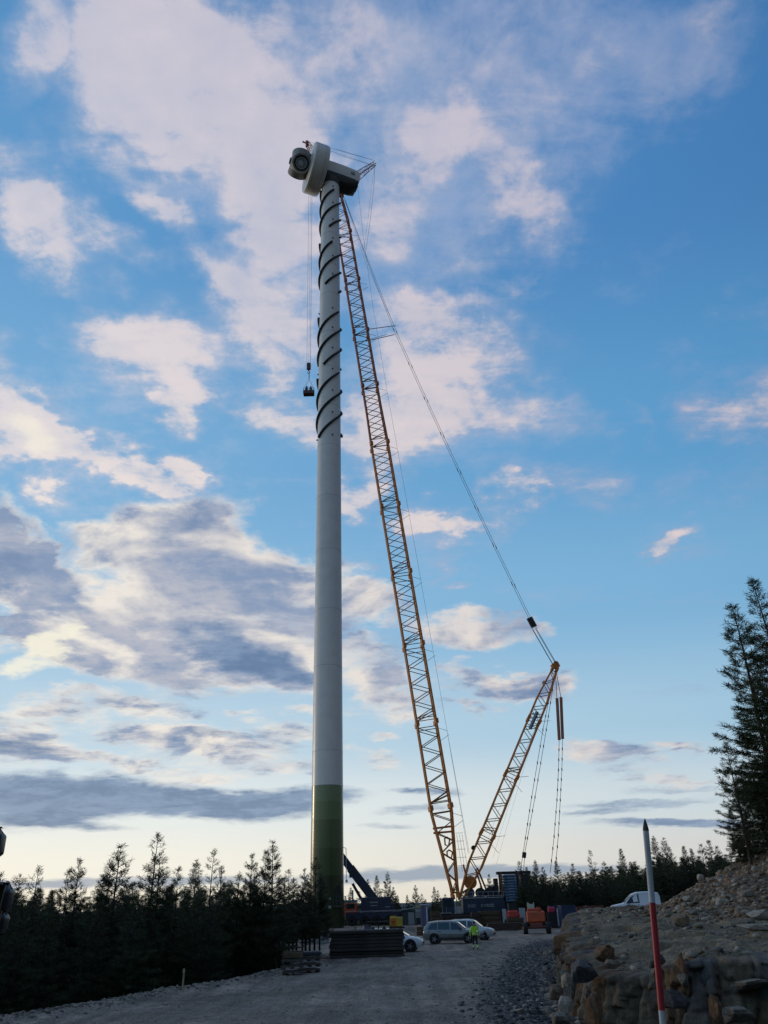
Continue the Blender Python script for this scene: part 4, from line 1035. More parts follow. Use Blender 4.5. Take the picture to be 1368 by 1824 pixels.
# winches on the deck behind the mast
for k, x in enumerate((4.4, 5.9, 7.3)): 
    mb = MB(); mb.lathe([(.62, -1.1), (.62, -.95), (.42, -.9), (.42, .9), (.62, .95), (.62, 1.1)], (xl + x, 0, 4.55), orient(Vector((0, 1, 0))), n=20); mb.build('winch_drum', BLK if k else NAVY, crane, smooth_=True)
mb = MB(); mb.bar(at(849, 1606, CRY) - CO, at(882, 1578, CRY) - CO, .22, 6); mb.bar(at(882, 1578, CRY) - CO, at(884, 1604, CRY) - CO, .3, 6); mb.box(at(884, 1588, CRY) - CO, (.55, 1.6, 3.4)); mb.box(at(862, 1590, CRY) - CO, (2.6, 1.2, .5), Matrix.Rotation(-.55, 3, 'Y')); mb.build('gantry', BLK, crane)
# stacked counterweight slabs between two posts
wx0 = at(894, 1600, CRY).x - CO.x; wx1 = at(925, 1600, CRY).x - CO.x; wz0 = at(910, 1607, CRY).z; wz1 = at(910, 1558, CRY).z
CWB = mat('ballast_blue', (.07, .13, .22), .55, var=.25)
ns = 10; hs = (wz1 - wz0) / ns
for k in range(ns):
    mb = MB(); mb.rbox(((wx0 + wx1) / 2, 0, wz0 + hs * (k + .5)), ((wx1 - wx0) * .72, 3.4, hs * .84), .06); s_ = mb.build('counterweight_slab', CWB, crane)
    mb = MB(); mb.box(((wx0 + wx1) / 2, -1.72, wz0 + hs * (k + .8)), ((wx1 - wx0) * .34, .06, hs * .26)); mb.build('lifting_lug', mat('lug_pale', (.26, .36, .46), .5), s_)
for x in (wx0, wx1):
    mb = MB(); mb.box((x, -.9, (wz0 + wz1) / 2 + .1), (.28, .4, wz1 - wz0 + .5)); mb.box((x, .9, (wz0 + wz1) / 2 + .1), (.28, .4, wz1 - wz0 + .5)); mb.build('ballast_post', mat('post_brown', (.12, .08, .055), .7), crane)
mb = MB(); mb.box(((wx0 + wx1) / 2 + .6, 0, wz0 - .45), (wx1 - wx0 + 2.0, 3.0, .7)); mb.box(((wx0 + wx1) / 2 + .7, 0, wz1 + .25), (wx1 - wx0 + 2.4, 1.6, .35)); mb.box((wx1 + .9, 0, (wz0 + wz1) / 2), (.9, 1.6, wz1 - wz0)); mb.bar((wx1 + .6, 0, wz1), at(929, 1552, CRY + 2) - CO, .2); mb.build('ballast_frame', BLK, crane)
# crawler tracks, their shoes built one by one along the near side
for yy in (-3.6, 3.6):
    mb = MB(); L0, L1 = xl + .2, xr + .2
    prof_ = [(L0 + .75 - .75 * math.cos(t), .78 - .72 * math.sin(t)) for t in np.linspace(-1.57, 1.57, 7)] + [(L1 - .75 + .75 * math.cos(t), .78 - .72 * math.sin(t)) for t in np.linspace(1.57, -1.57, 7)]
    mb.prism(prof_, yy - .5, yy + .5); tr__ = mb.build('crawler_track', BLK, crane)
    shoe = None; per = []
    for i in range(len(prof_)):
        a_, b_ = Vector((prof_[i][0], 0, prof_[i][1])), Vector((prof_[(i + 1) % len(prof_)][0], 0, prof_[(i + 1) % len(prof_)][1])); n_ = max(1, int((b_ - a_).length / .42))
        for j in range(n_): per.append((a_.lerp(b_, (j + .5) / n_), (b_ - a_).normalized()))
    sb = MB(); sb.box((0, 0, 0), (.12, 1.2, .34)); sm = sb.mesh('track_shoe', STEEL)
    for p, d in per:
        s_ = link('track_shoe', sm, tr__); s_.location = (p.x, yy, p.z); s_.rotation_euler = (0, math.atan2(d.x, d.z), 0)
mb = MB(); mb.box((0, 0, 1.0), (3.2, 7.0, .8)); mb.build('car_body', BLK, crane)

# hook block with its falls, and the man basket hanging from it
HY = 117.5
jt = at(554, 262, HY)
hk = at(550, 653, HY)
hook = thing('hook_block', 'dark hook block hanging on long ropes left of the tower', 'hook block', (hk.x, HY, hk.z))
for dx, r in ((-.36, .022), (.0, .018), (.30, .03)):
    mb = MB(); mb.bar((dx, 0, .6), Vector((jt.x + dx, HY, jt.z)) - hk, r, 5); mb.build('hoist_rope', ROPE, hook)
DR = mat('hook_red', (.10, .03, .025), .5, var=.3)
mb = MB(); mb.rbox((0, 0, -.02), (.72, .5, 1.35), .1); mb.lathe([(.36, -.3), (.36, .3)], (0, 0, .35), orient(Vector((0, 1, 0))), n=16); mb.build('block_body', DR, hook)
mb = MB(); mb.bar((0, 0, -.7), (0, 0, -1.0), .1); mb.tube([(0, 0, -1.0), (.18, 0, -1.15), (.2, 0, -1.35), (0, 0, -1.5), (-.17, 0, -1.38), (-.2, 0, -1.25)], .07, 6); mb.build('hook', BLK, hook)
bk = at(550, 703, HY)
bask = thing('man_basket', 'small steel crane basket with two workers hanging under the hook block', 'basket', (bk.x, HY, bk.z))
top = hk.z - 1.5 - bk.z
BR = mat('basket_red', (.085, .035, .03), .6, var=.3)
mb = MB(); mb.box((0, 0, .03), (1.9, 1.1, .08)); 
for s_ in (-1, 1): mb.box((0, s_ * .54, .32), (1.9, .03, .5)); mb.box((s_ * .94, 0, .32), (.03, 1.1, .5))
mb.build('basket_floor', BR, bask)
for x in (-.93, -.31, .31, .93):
    for y in (-.54, .54): mb = MB(); mb.bar((x, y, 0), (x, y, 1.12), .028); mb.build('rail_post', BR, bask)
mb = MB()
for z in (.6, 1.12):
    for y in (-.54, .54): mb.bar((-.93, y, z), (.93, y, z), .025)
    for x in (-.93, .93): mb.bar((x, -.54, z), (x, .54, z), .025)
mb.build('handrail', BR, bask)
for x in (-.9, .9):
    for y in (-.5, .5): mb = MB(); mb.bar((x, y, 1.1), (0, 0, min(top, 3.4)), .018, 4); mb.build('sling', ROPE, bask)
mb = MB(); mb.bar((0, 0, min(top, 3.4)), (0, 0, top), .07); mb.build('chain', BLK, bask)
BASK = (bk.x, HY, bk.z + .08)

# ------------------------------------------------------------------ conifers
NEEDLE = [mat('needles', (0.052, 0.070, 0.024), 0.75), mat('needles_dark', (0.028, 0.042, 0.018), 0.75)]
for m_ in NEEDLE:      # every tree a slightly different green
    nt_ = m_.node_tree; b_ = nt_.nodes['Principled BSDF']; oi_ = nt_.nodes.new('ShaderNodeObjectInfo'); hs_ = nt_.nodes.new('ShaderNodeHueSaturation')
    hs_.inputs['Color'].default_value = b_.inputs['Base Color'].default_value
    for inp, lo, hi in (('Hue', .475, .52), ('Value', .65, 1.45)):
        mr_ = nt_.nodes.new('ShaderNodeMapRange'); nt_.links.new(oi_.outputs['Random'], mr_.inputs[0]); mr_.inputs[3].default_value = lo; mr_.inputs[4].default_value = hi; nt_.links.new(mr_.outputs[0], hs_.inputs[inp])
    nt_.links.new(hs_.outputs[0], b_.inputs['Base Color'])
BARK = mat('bark', (0.045, 0.032, 0.024), 0.95, var=0.4, vscale=6, bump=0.5, bscale=12)
def conifer(seed, H, kind='pine', spread=0.19, dense=1.0, low=0.12, needle=0.30, ntri=8, lean=0.0, top_sparse=0.0):
    """trunk mesh + crown mesh (branches carrying tufts of needles); unit metres, foot at the origin"""
    g = np.random.default_rng(seed)
    tr = MB(); npt = 9; r0 = 0.0095 * H + 0.02
    ang = g.uniform(0, 6.28); bend = lambda t: np.array([math.cos(ang), math.sin(ang)]) * (lean * H * t * t) + 0.006 * H * np.array([math.sin(5 * t + seed), math.cos(4 * t + seed)]) * t
    path = [Vector((*bend(t), H * t)) for t in np.linspace(0, 1, npt)]; path[0].z = -0.6
    tr.tube(path, [max(0.012, r0 * (1 - t) ** 0.8) for t in np.linspace(0, 1, npt)], 7)
    V = []; Fc = []; br = MB(); z = H * low
    def tuft(p, d, L, n):
        d = d / (np.linalg.norm(d) + 1e-9)
        a = g.normal(size=(n, 3)); dd = d[None] * 1.0 + a * 0.55; dd /= np.linalg.norm(dd, axis=1)[:, None]
        s = np.cross(dd, g.normal(size=(n, 3))); s /= np.linalg.norm(s, axis=1)[:, None] + 1e-9
        l = L * g.uniform(0.7, 1.2, (n, 1)); w = L * 0.13
        base = p[None] + g.normal(size=(n, 3)) * L * 0.28
        o = sum(len(x) for x in V[-1:]) if False else None
        V.append(np.stack([base - s * w * .5, base + s * w * .5, base + dd * l + s * w * .18, base + dd * l - s * w * .18], 1).reshape(-1, 3))
    while z < H * 0.985:
        t = z / H
        if kind == 'spruce': prof = (1 - t) ** 0.84 * (0.55 + 0.45 * min(1, (t - low) / 0.12 + 0.2))
        else: prof = (1 - t) ** 0.74 * (0.60 + 0.45 * math.sin(min(1, (t - low) / 0.25 + .15) * 1.57)) * 1.12
        nb = max(2, int(round((5 if kind == 'spruce' else 4.2) * dense * g.uniform(0.6, 1.3))))
        if g.random() < top_sparse * t: nb = max(1, nb - 2)
        a0 = g.uniform(0, 6.28)
        for k in range(nb):
            a = a0 + 6.28 * k / nb + g.normal() * 0.35
            L = H * spread * prof * g.uniform(0.55, 1.25)
            if L < 0.10: L = 0.10
            if kind == 'spruce': el = -0.35 + 0.75 * t + g.normal() * 0.12; curl = 0.45
            else: el = 0.0 + 0.62 * t ** 2 + g.normal() * 0.15; curl = 0.42
            bx = bend(t); p = np.array([bx[0], bx[1], z + g.uniform(-.12, .12)]); n = max(2, int(L / (needle * 0.62))); pts = [p.copy()]
            for i in range(n):
                e = el + curl * (i / n) ** 1.5 * (1 if kind == 'pine' else 0.9)
                dirv = np.array([math.cos(a) * math.cos(e), math.sin(a) * math.cos(e), math.sin(e)]); p = p + dirv * (L / n); pts.append(p.copy())
                if i >= n * 0.22 or L < 0.5:
                    tuft(p, dirv, needle, ntri)
                    if i < n - 1 and L > 0.7:
                        for sg in (-1, 1):
                            if g.random() < 0.75:
                                da = a + sg * g.uniform(0.6, 1.1); q = np.array([math.cos(da) * math.cos(e), math.sin(da) * math.cos(e), math.sin(e) + 0.12])
                                ll = (L / n) * g.uniform(0.5, 1.3) * (1.4 - i / n); tuft(p + q * ll, q, needle, ntri - 2)
                                if ll > needle: tuft(p + q * ll * .5, q, needle * .8, ntri - 4)
            if L > 0.35: br.tube([Vector(q) for q in (pts[0], pts[len(pts) // 2], pts[-1])], [0.012 + L * 0.010, 0.010 + L * .005, 0.006], 3, mi=1, cap=False)
        z += (0.28 if kind == 'spruce' else 0.31) * (H / 9.0) ** 0.45 * g.uniform(0.75, 1.25) / (0.75 + 0.25 * dense)
    if low > 0.16:   # dead bare stubs under the crown
        for _ in range(int(H * 1.6)):
            zz = g.uniform(0.08, low) * H; a = g.uniform(0, 6.28); L = H * .05 * g.uniform(.4, 1.2); bx = bend(zz / H)
            br.tube([Vector((bx[0], bx[1], zz)), Vector((bx[0] + math.cos(a) * L, bx[1] + math.sin(a) * L, zz + L * .1))], [0.014, 0.006], 3, mi=1, cap=False)
    tuft(np.array([*bend(1.0), H * .985]), np.array([0, 0, 1.]), needle, ntri + 3)
    NV = np.concatenate(V); nq = len(NV) // 4
    Q = np.arange(nq * 4).reshape(-1, 4)
    bv = np.array(br.v) if br.v else np.zeros((0, 3)); bq = np.array([f for f in br.f if len(f) == 4], int).reshape(-1, 4)
    allv = np.concatenate([NV, bv]); allf = np.concatenate([Q, bq + len(NV)])
    mi = np.concatenate([(g.random(nq) < 0.5).astype(int), np.full(len(bq), 2)])
    crown = np_mesh('crown', allv, allf, NEEDLE + [BARK], mi=mi)
    return tr.mesh('trunk', BARK, True), crown, H
def plant(name, var, x, y, H, label, cat, group, rz=None, z=None, wide=1.0, tilt=(0, 0)):
    tm, cm, h0 = var; s = H / h0
    t = thing(name, label, cat, (x, y, hmin(x, y, .3) - 0.05 if z is None else z), rng.uniform(0, 6.28) if rz is None else rz, group)
    t.rotation_euler = (tilt[0], tilt[1], t.rotation_euler[2]); t.scale = (s * wide, s * wide, s)
    link('trunk', tm, t); link('crown', cm, t); return t
def plant_px(name, var, px, py_top, Yd, label, cat, group, **k):
    """a tree whose tip is seen at that pixel, Yd metres ahead"""
    tip = at(px, py_top, Yd); x, y = tip.x, tip.y; z = hmin(x, y, .3) - 0.05
    return plant(name, var, x, y, tip.z - z, label, cat, group, **k)

SP = [conifer(20 + k, 9.0, 'spruce', spread=0.21 + 0.02 * (k % 3), dense=1.3, low=0.05, needle=0.18, ntri=10) for k in range(4)]
PI = [conifer(40 + k, 9.0, 'pine', spread=0.20 + 0.02 * (k % 3), dense=1.4, low=(0.12, 0.22, 0.16, 0.26, 0.10)[k], needle=0.19, ntri=10, top_sparse=0.8, lean=0.01) for k in range(5)]
SPARSE = [conifer(60 + k, 9.0, 'pine', spread=0.19, dense=0.95, low=0.25, needle=0.20, ntri=9, top_sparse=1.0, lean=0.02) for k in range(2)]

ORD = ('first', 'second', 'third', 'fourth', 'fifth', 'sixth', 'seventh', 'eighth')
def fill_labels(rows, ip, il, tail):
    """give every unlabelled tree a place counted from its nearest labelled neighbour on the left"""
    rows = sorted([list(r) for r in rows], key=lambda r: r[ip]); anchor = None; n = 0
    lead = sum(1 for _ in iter([])) ; first = next(i for i, r in enumerate(rows) if r[il])
    for i, r in enumerate(rows):
        if r[il]:
            w = r[il].split(',')[0].split(' standing')[0].split(' filling')[0].split(' with')[0].split(' of the')[0].split(' against')[0].split(' at the')[0].split(' between')[0].split(' behind')[0].split(' rising')[0].split(' just')[0].split()
            anchor = ' '.join(w[:5]); n = 0; w0 = r[il]
        elif anchor is None: r[il] = '%s conifer left of the leftmost pine %s' % (ORD[first - i - 1], tail)
        else: r[il] = '%s conifer to the right of the %s %s' % (ORD[n], anchor, tail); n += 1
    return rows
# the wood on the left: the trees whose tips stand out on the skyline
GW = 'young pines and spruces of the wood on the left'
tall = [
 (275, 1486, 43, SPARSE[0], 'pine', 'tallest open-crowned pine of the left wood, its tip highest on the skyline', 1.0),
 (289, 1518, 44, PI[2], 'pine', 'bushy pine leaning in just right of the tallest open-crowned pine', 1.0),
 (214, 1505, 42, PI[0], 'pine', 'tall pointed pine left of the tallest pine of the left wood', 1.1),
 (196, 1532, 45, PI[3], 'pine', None, .8), (145, 1530, 46, PI[1], 'pine', 'slim pine with an open top, fourth from the left edge on the skyline', .85), (124, 1548, 47, PI[4], 'pine', None, .8), (66, 1541, 41, SPARSE[1], 'pine', 'pine with widely spaced whorls of branches near the left edge', 1.0),
 (40, 1556, 43, PI[2], 'pine', 'bushier pine standing left of the one with widely spaced whorls', 1.0), (95, 1585, 42, SP[0], 'spruce', 'low pointed spruce filling the gap in the skyline near the left edge', 1.1), (8, 1556, 40, SPARSE[0], 'pine', None, .9),
 (184, 1558, 42, SP[1], 'spruce', 'dense dark spruce at the left foot of the tall pointed pine', 1.1), (240, 1570, 41, SP[2], 'spruce', None, 1.0), (318, 1546, 46, PI[4], 'pine', None, .9),
 (350, 1531, 48, SP[3], 'spruce', None, 1.0), (378, 1511, 46, SPARSE[1], 'pine', 'thin pine with a tufted one-sided tip right of the middle of the left wood', .9), (396, 1542, 50, PI[3], 'pine', None, .9),
 (426, 1553, 50, PI[2], 'pine', None, 1.), (447, 1522, 50, PI[1], 'pine', 'slender pine standing just left of the twin-topped pine', .85), (474, 1516, 50, PI[4], 'pine', 'left and lower tip of the twin pines near the tower', .9), (487, 1498, 50, PI[0], 'pine', 'tall dense pine, right and higher of the twins nearest the tower in the left wood', 1.0),
 (508, 1562, 55, PI[3], 'pine', None, 1.4), (524, 1566, 59, PI[1], 'pine', None, 1.5), (546, 1572, 62, PI[3], 'pine', None, 1.5), (570, 1590, 60, PI[3], 'pine', None, 1.4), (500, 1580, 53, SP[2], 'spruce', None, 1.2),
 (518, 1549, 56, SPARSE[0], 'pine', 'loose open pine against the sky just left of the green tower foot', 1.2), (541, 1548, 58, PI[1], 'pine', 'pine crossing the left edge of the green tower foot', .9), (562, 1528, 60, PI[1], 'pine', 'dark pine standing in front of the green tower foot', 1.0), (553, 1575, 57, PI[3], 'pine', None, 1.4), (530, 1580, 60, PI[3], 'pine', None, 1.4),
]
for (px, py, Yd, var, cat, lb, wd_) in fill_labels(tall, 0, 5, 'in the left wood'):
    plant_px(cat + '_tree', var, px, py, Yd, lb or 'dark conifer on the skyline of the left wood, between taller marked trees', cat, GW, wide=wd_ * 1.12)
cnt = 0; used_xy = []
for i in range(4000):
    if cnt >= 215: break
    Yd = 33 + 75 * rng.random() ** 1.25; e = float(cx_(PAD_L, Yd)); x = e - 1.5 - rng.random() ** 0.8 * (0.62 * Yd)
    if x < -0.62 * Yd - 3: continue
    if any((x - a) ** 2 + (Yd - b) ** 2 < 1.0 for a, b in used_xy): continue
    px_ = CX + F * x / (0.895 * Yd)
    # rise of the skyline over the frame
    cap = float(np.interp(px_, [-50, 60, 110, 200, 300, 480, 560], [1585, 1580, 1604, 1574, 1572, 1560, 1582])) + rng.uniform(-3, 34)
    tip = at(px_ , cap, Yd)
    z0 = hmin(x, Yd, .3); Ht = tip.z - z0
    if Ht < 3.5: continue
    Ht = min(Ht, 11.5); used_xy.append((x, Yd)); cnt += 1
    sp = rng.random() < 0.65; var = SP[rng.integers(0, 4)] if sp else PI[rng.integers(0, 5)]
    plant('spruce_tree' if sp else 'pine_tree', var, x, Yd, Ht, 'dark %s among its like in the left wood, below the skyline' % ('spruce' if sp else 'pine'), 'spruce' if sp else 'pine', GW, wide=rng.uniform(1.0, 1.3) * (1.15 if Ht < 7 else 1.0))

# trees right of the tower, beyond the site
GR = 'conifers of the wood behind the building site'
far_ = [
 (655, 1566, 128, SP[0], 'spruce', 'narrow spruce tip just right of the blue mobile crane boom'), (671, 1560, 132, SP[1], 'spruce', None), (690, 1553, 126, PI[0], 'pine', 'tallest conifer between the tower and the yellow crane boom'),
 (700, 1580, 130, SP[2], 'spruce', None), (708, 1594, 127, SP[3], 'spruce', 'short dense spruce right of the tallest conifer between tower and boom'), (739, 1577, 132, PI[1], 'pine', 'pointed pine standing alone against the pale horizon left of the yellow boom'), (725, 1594, 134, SP[0], 'spruce', None), (752, 1592, 134, PI[3], 'pine', None),
 (773, 1580, 140, SP[1], 'spruce', None), (780, 1586, 138, SP[2], 'spruce', None), (792, 1592, 140, PI[2], 'pine', None), (640, 1588, 136, PI[4], 'pine', None), (625, 1580, 136, SP[3], 'spruce', None),
 (871, 1557, 150, SP[2], 'spruce', 'spruce tip showing between the mast and the counterweight stack'), (856, 1578, 150, SP[0], 'spruce', None), (884, 1570, 152, PI[1], 'pine', None), (840, 1592, 152, PI[2], 'pine', None),
 (923, 1534, 150, PI[3], 'pine', 'pine tip directly behind the left hanging links of the crane'), (937, 1545, 148, SP[1], 'spruce', None), (953, 1532, 146, SP[3], 'spruce', 'tall pointed spruce right of the counterweight stack'), (966, 1545, 148, PI[4], 'pine', None), (990, 1533, 144, SP[0], 'spruce', 'pointed spruce right of the right hanging links of the crane'),
 (1052, 1515, 140, SPARSE[0], 'pine', 'thin see-through pine rising above the treeline left of the striped pole'), (1020, 1538, 142, SP[2], 'spruce', None), (1074, 1534, 140, PI[2], 'pine', None), (1106, 1512, 138, SP[1], 'spruce', 'spruce with the highest tip between the thin pine and the striped pole'),
 (1163, 1489, 130, SP[3], 'spruce', 'tallest spruce directly behind the striped pole'), (1181, 1493, 130, PI[0], 'pine', 'tall pine just right of the spruce behind the striped pole'), (1192, 1508, 132, PI[3], 'pine', None), (1217, 1507, 128, SP[0], 'spruce', 'pointed spruce midway between the striped pole and the big right-hand pines'),
 (1230, 1512, 128, SP[1], 'spruce', None), (1247, 1504, 126, PI[1], 'pine', None), (1262, 1496, 126, SP[2], 'spruce', 'dark spruce at the right end of the far treeline'), (1276, 1508, 124, PI[4], 'pine', None)]
for (px, py, Yd, var, cat, lb) in fill_labels(far_, 0, 5, 'in the far treeline'):
    plant_px(cat + '_tree', var, px, py, Yd, lb or 'dark conifer of the far treeline behind the building site', cat, GR, z=None, wide=1.05)
prof = ([600, 660, 720, 800, 850, 900, 940, 1000, 1060, 1100, 1160, 1240, 1300, 1420], [1600, 1592, 1606, 1606, 1590, 1575, 1556, 1560, 1552, 1545, 1530, 1530, 1525, 1520])
cnt = 0
for i in range(1400):
    if cnt >= 245: break
    px_ = rng.uniform(900, 1420) if rng.random() < 0.88 else rng.uniform(600, 900)
    Yd = rng.uniform(122, 175) - 0.02 * (px_ - 900)
    cap = float(np.interp(px_, *prof)) + rng.uniform(-6, 16); tip = at(px_, cap, Yd); z0 = hmin(tip.x, tip.y, .3); Ht = tip.z - z0
    if Ht < 2.5: continue
    cnt += 1; sp = rng.random() < 0.65; var = SP[rng.integers(0, 4)] if sp else PI[rng.integers(0, 5)]
    plant('spruce_tree' if sp else 'pine_tree', var, tip.x, tip.y, Ht, 'dark %s within the far wood behind the building site' % ('spruce' if sp else 'pine'), 'spruce' if sp else 'pine', GR, wide=rng.uniform(1.25, 1.75))
def cone_wood(name, label, pts):
    Vf = []; Ff = []; o = 0
    for (x, y, zb, hh) in pts:
        w = hh * .17; r0 = rng.uniform(0, 6.28)
        for (b0, b1, ww) in ((0.05, .55, 1.0), (.35, .8, .72), (.6, 1.0, .45)):
            Vf += [(x + math.cos(r0 + k * 1.2566) * w * ww * rng.uniform(.8, 1.2), y + math.sin(r0 + k * 1.2566) * w * ww, zb + hh * b0) for k in range(5)] + [(x, y, zb + hh * b1)]
            Ff += [(o + k, o + (k + 1) % 5, o + 5) for k in range(5)]; o += 6
    f_ = link(name, np_mesh(name, Vf, Ff, NEEDLE[1])); return tag(f_, label, 'forest', kind='stuff')
wp_ = []
for i in range(2600):
    d = rng.uniform(38, 130); aa = rng.uniform(1.15, 2 * math.pi - 1.05); x = math.sin(aa) * d; y = math.cos(aa) * d
    if -14 < x < 14 and y > -30: continue
    wp_.append((x, y, -1.0, rng.uniform(12, 19)))
cone_wood('sky_blocking_forest', 'unseen dense forest added behind the viewer to block the low sky', wp_)  # unseen trees, added to cut the low sky light and darken upright surfaces
# far-off forest beyond: one dark mass with a ragged top
Vf = []; Ff = []; o = 0
for i in range(5200):
    d = rng.uniform(230, 900); aa = rng.uniform(-0.75, 0.75); hh = rng.uniform(5, 9); w = hh * .17
    if aa > -0.28 and aa < 0.05 and d < 420: continue
    x = math.sin(aa) * d; y = math.cos(aa) * d; zb = -2.5
    r0 = rng.uniform(0, 6.28)
    for lv, (zb_, zt, ww) in enumerate(((0.05, .55, 1.0), (.35, .8, .72), (.6, 1.0, .45))):
        b_ = [(x + math.cos(r0 + k * 1.2566) * w * ww * rng.uniform(.8, 1.2), y + math.sin(r0 + k * 1.2566) * w * ww, zb + hh * zb_) for k in range(5)]
        Vf += b_ + [(x, y, zb + hh * zt)]
        Ff += [(o + k, o + (k + 1) % 5, o + 5) for k in range(5)]; o += 6
fo = link('far_forest', np_mesh('far_forest', Vf, Ff, NEEDLE[1])); tag(fo, 'far-off dark forest along the horizon', 'forest', kind='stuff')

# the big pines on the right, on the hill
BIG = [conifer(80, 18, 'pine', spread=0.165, dense=1.05, low=0.10, needle=0.30, ntri=11, lean=0.012), conifer(81, 18, 'pine', spread=0.17, dense=1.1, low=0.14, needle=0.30, ntri=11, lean=0.01),
       conifer(82, 14, 'pine', spread=0.19, dense=0.85, low=0.16, needle=0.29, ntri=9, lean=0.012, top_sparse=.5), conifer(83, 12, 'spruce', spread=0.2, dense=1.3, low=0.05, needle=0.29, ntri=9)]
GB = 'tall pines on the hill at the right edge'
for (px, py, Yd, k, lb, wd_, tl) in [
 (1303, 1078, 54, 0, 'tall pine at the right with its whole pointed crown in view', 1.25, 0), (1346, 1030, 52, 1, 'tallest pine, its tip highest at the right edge of the picture', 1.1, 0),
 (1292, 1322, 52, 2, 'shorter crooked pine at the left front of the big right-hand pines', 1.15, 0), (1380, 1060, 56, 0, 'tall pine cut by the right edge of the picture', 1.2, 0), (1335, 1180, 57, 1, 'dense pine filling the gap between the two tallest pines', 1.3, 0),
 (1312, 1400, 54, 3, 'low dense spruce at the foot of the big right-hand pines', 1.3, 0), (1345, 1350, 55, 3, None, 1.4, 0), (1370, 1250, 53, 2, None, 1.3, 0), (1330, 1330, 58, 2, None, 1.3, 0), (1395, 1150, 60, 1, None, 1.3, 0), (1300, 1440, 56, 3, None, 1.2, 0),
 (1360, 1420, 57, 3, None, 1.4, 0), (1385, 1350, 54, 3, None, 1.4, 0), (1325, 1445, 60, 3, None, 1.4, 0)]:
    plant_px('pine_tree' if k < 3 else 'spruce_tree', BIG[k], px, py, Yd, lb or 'dark conifer in the thick of the group at the right edge', 'pine' if k < 3 else 'spruce', GB, wide=wd_)

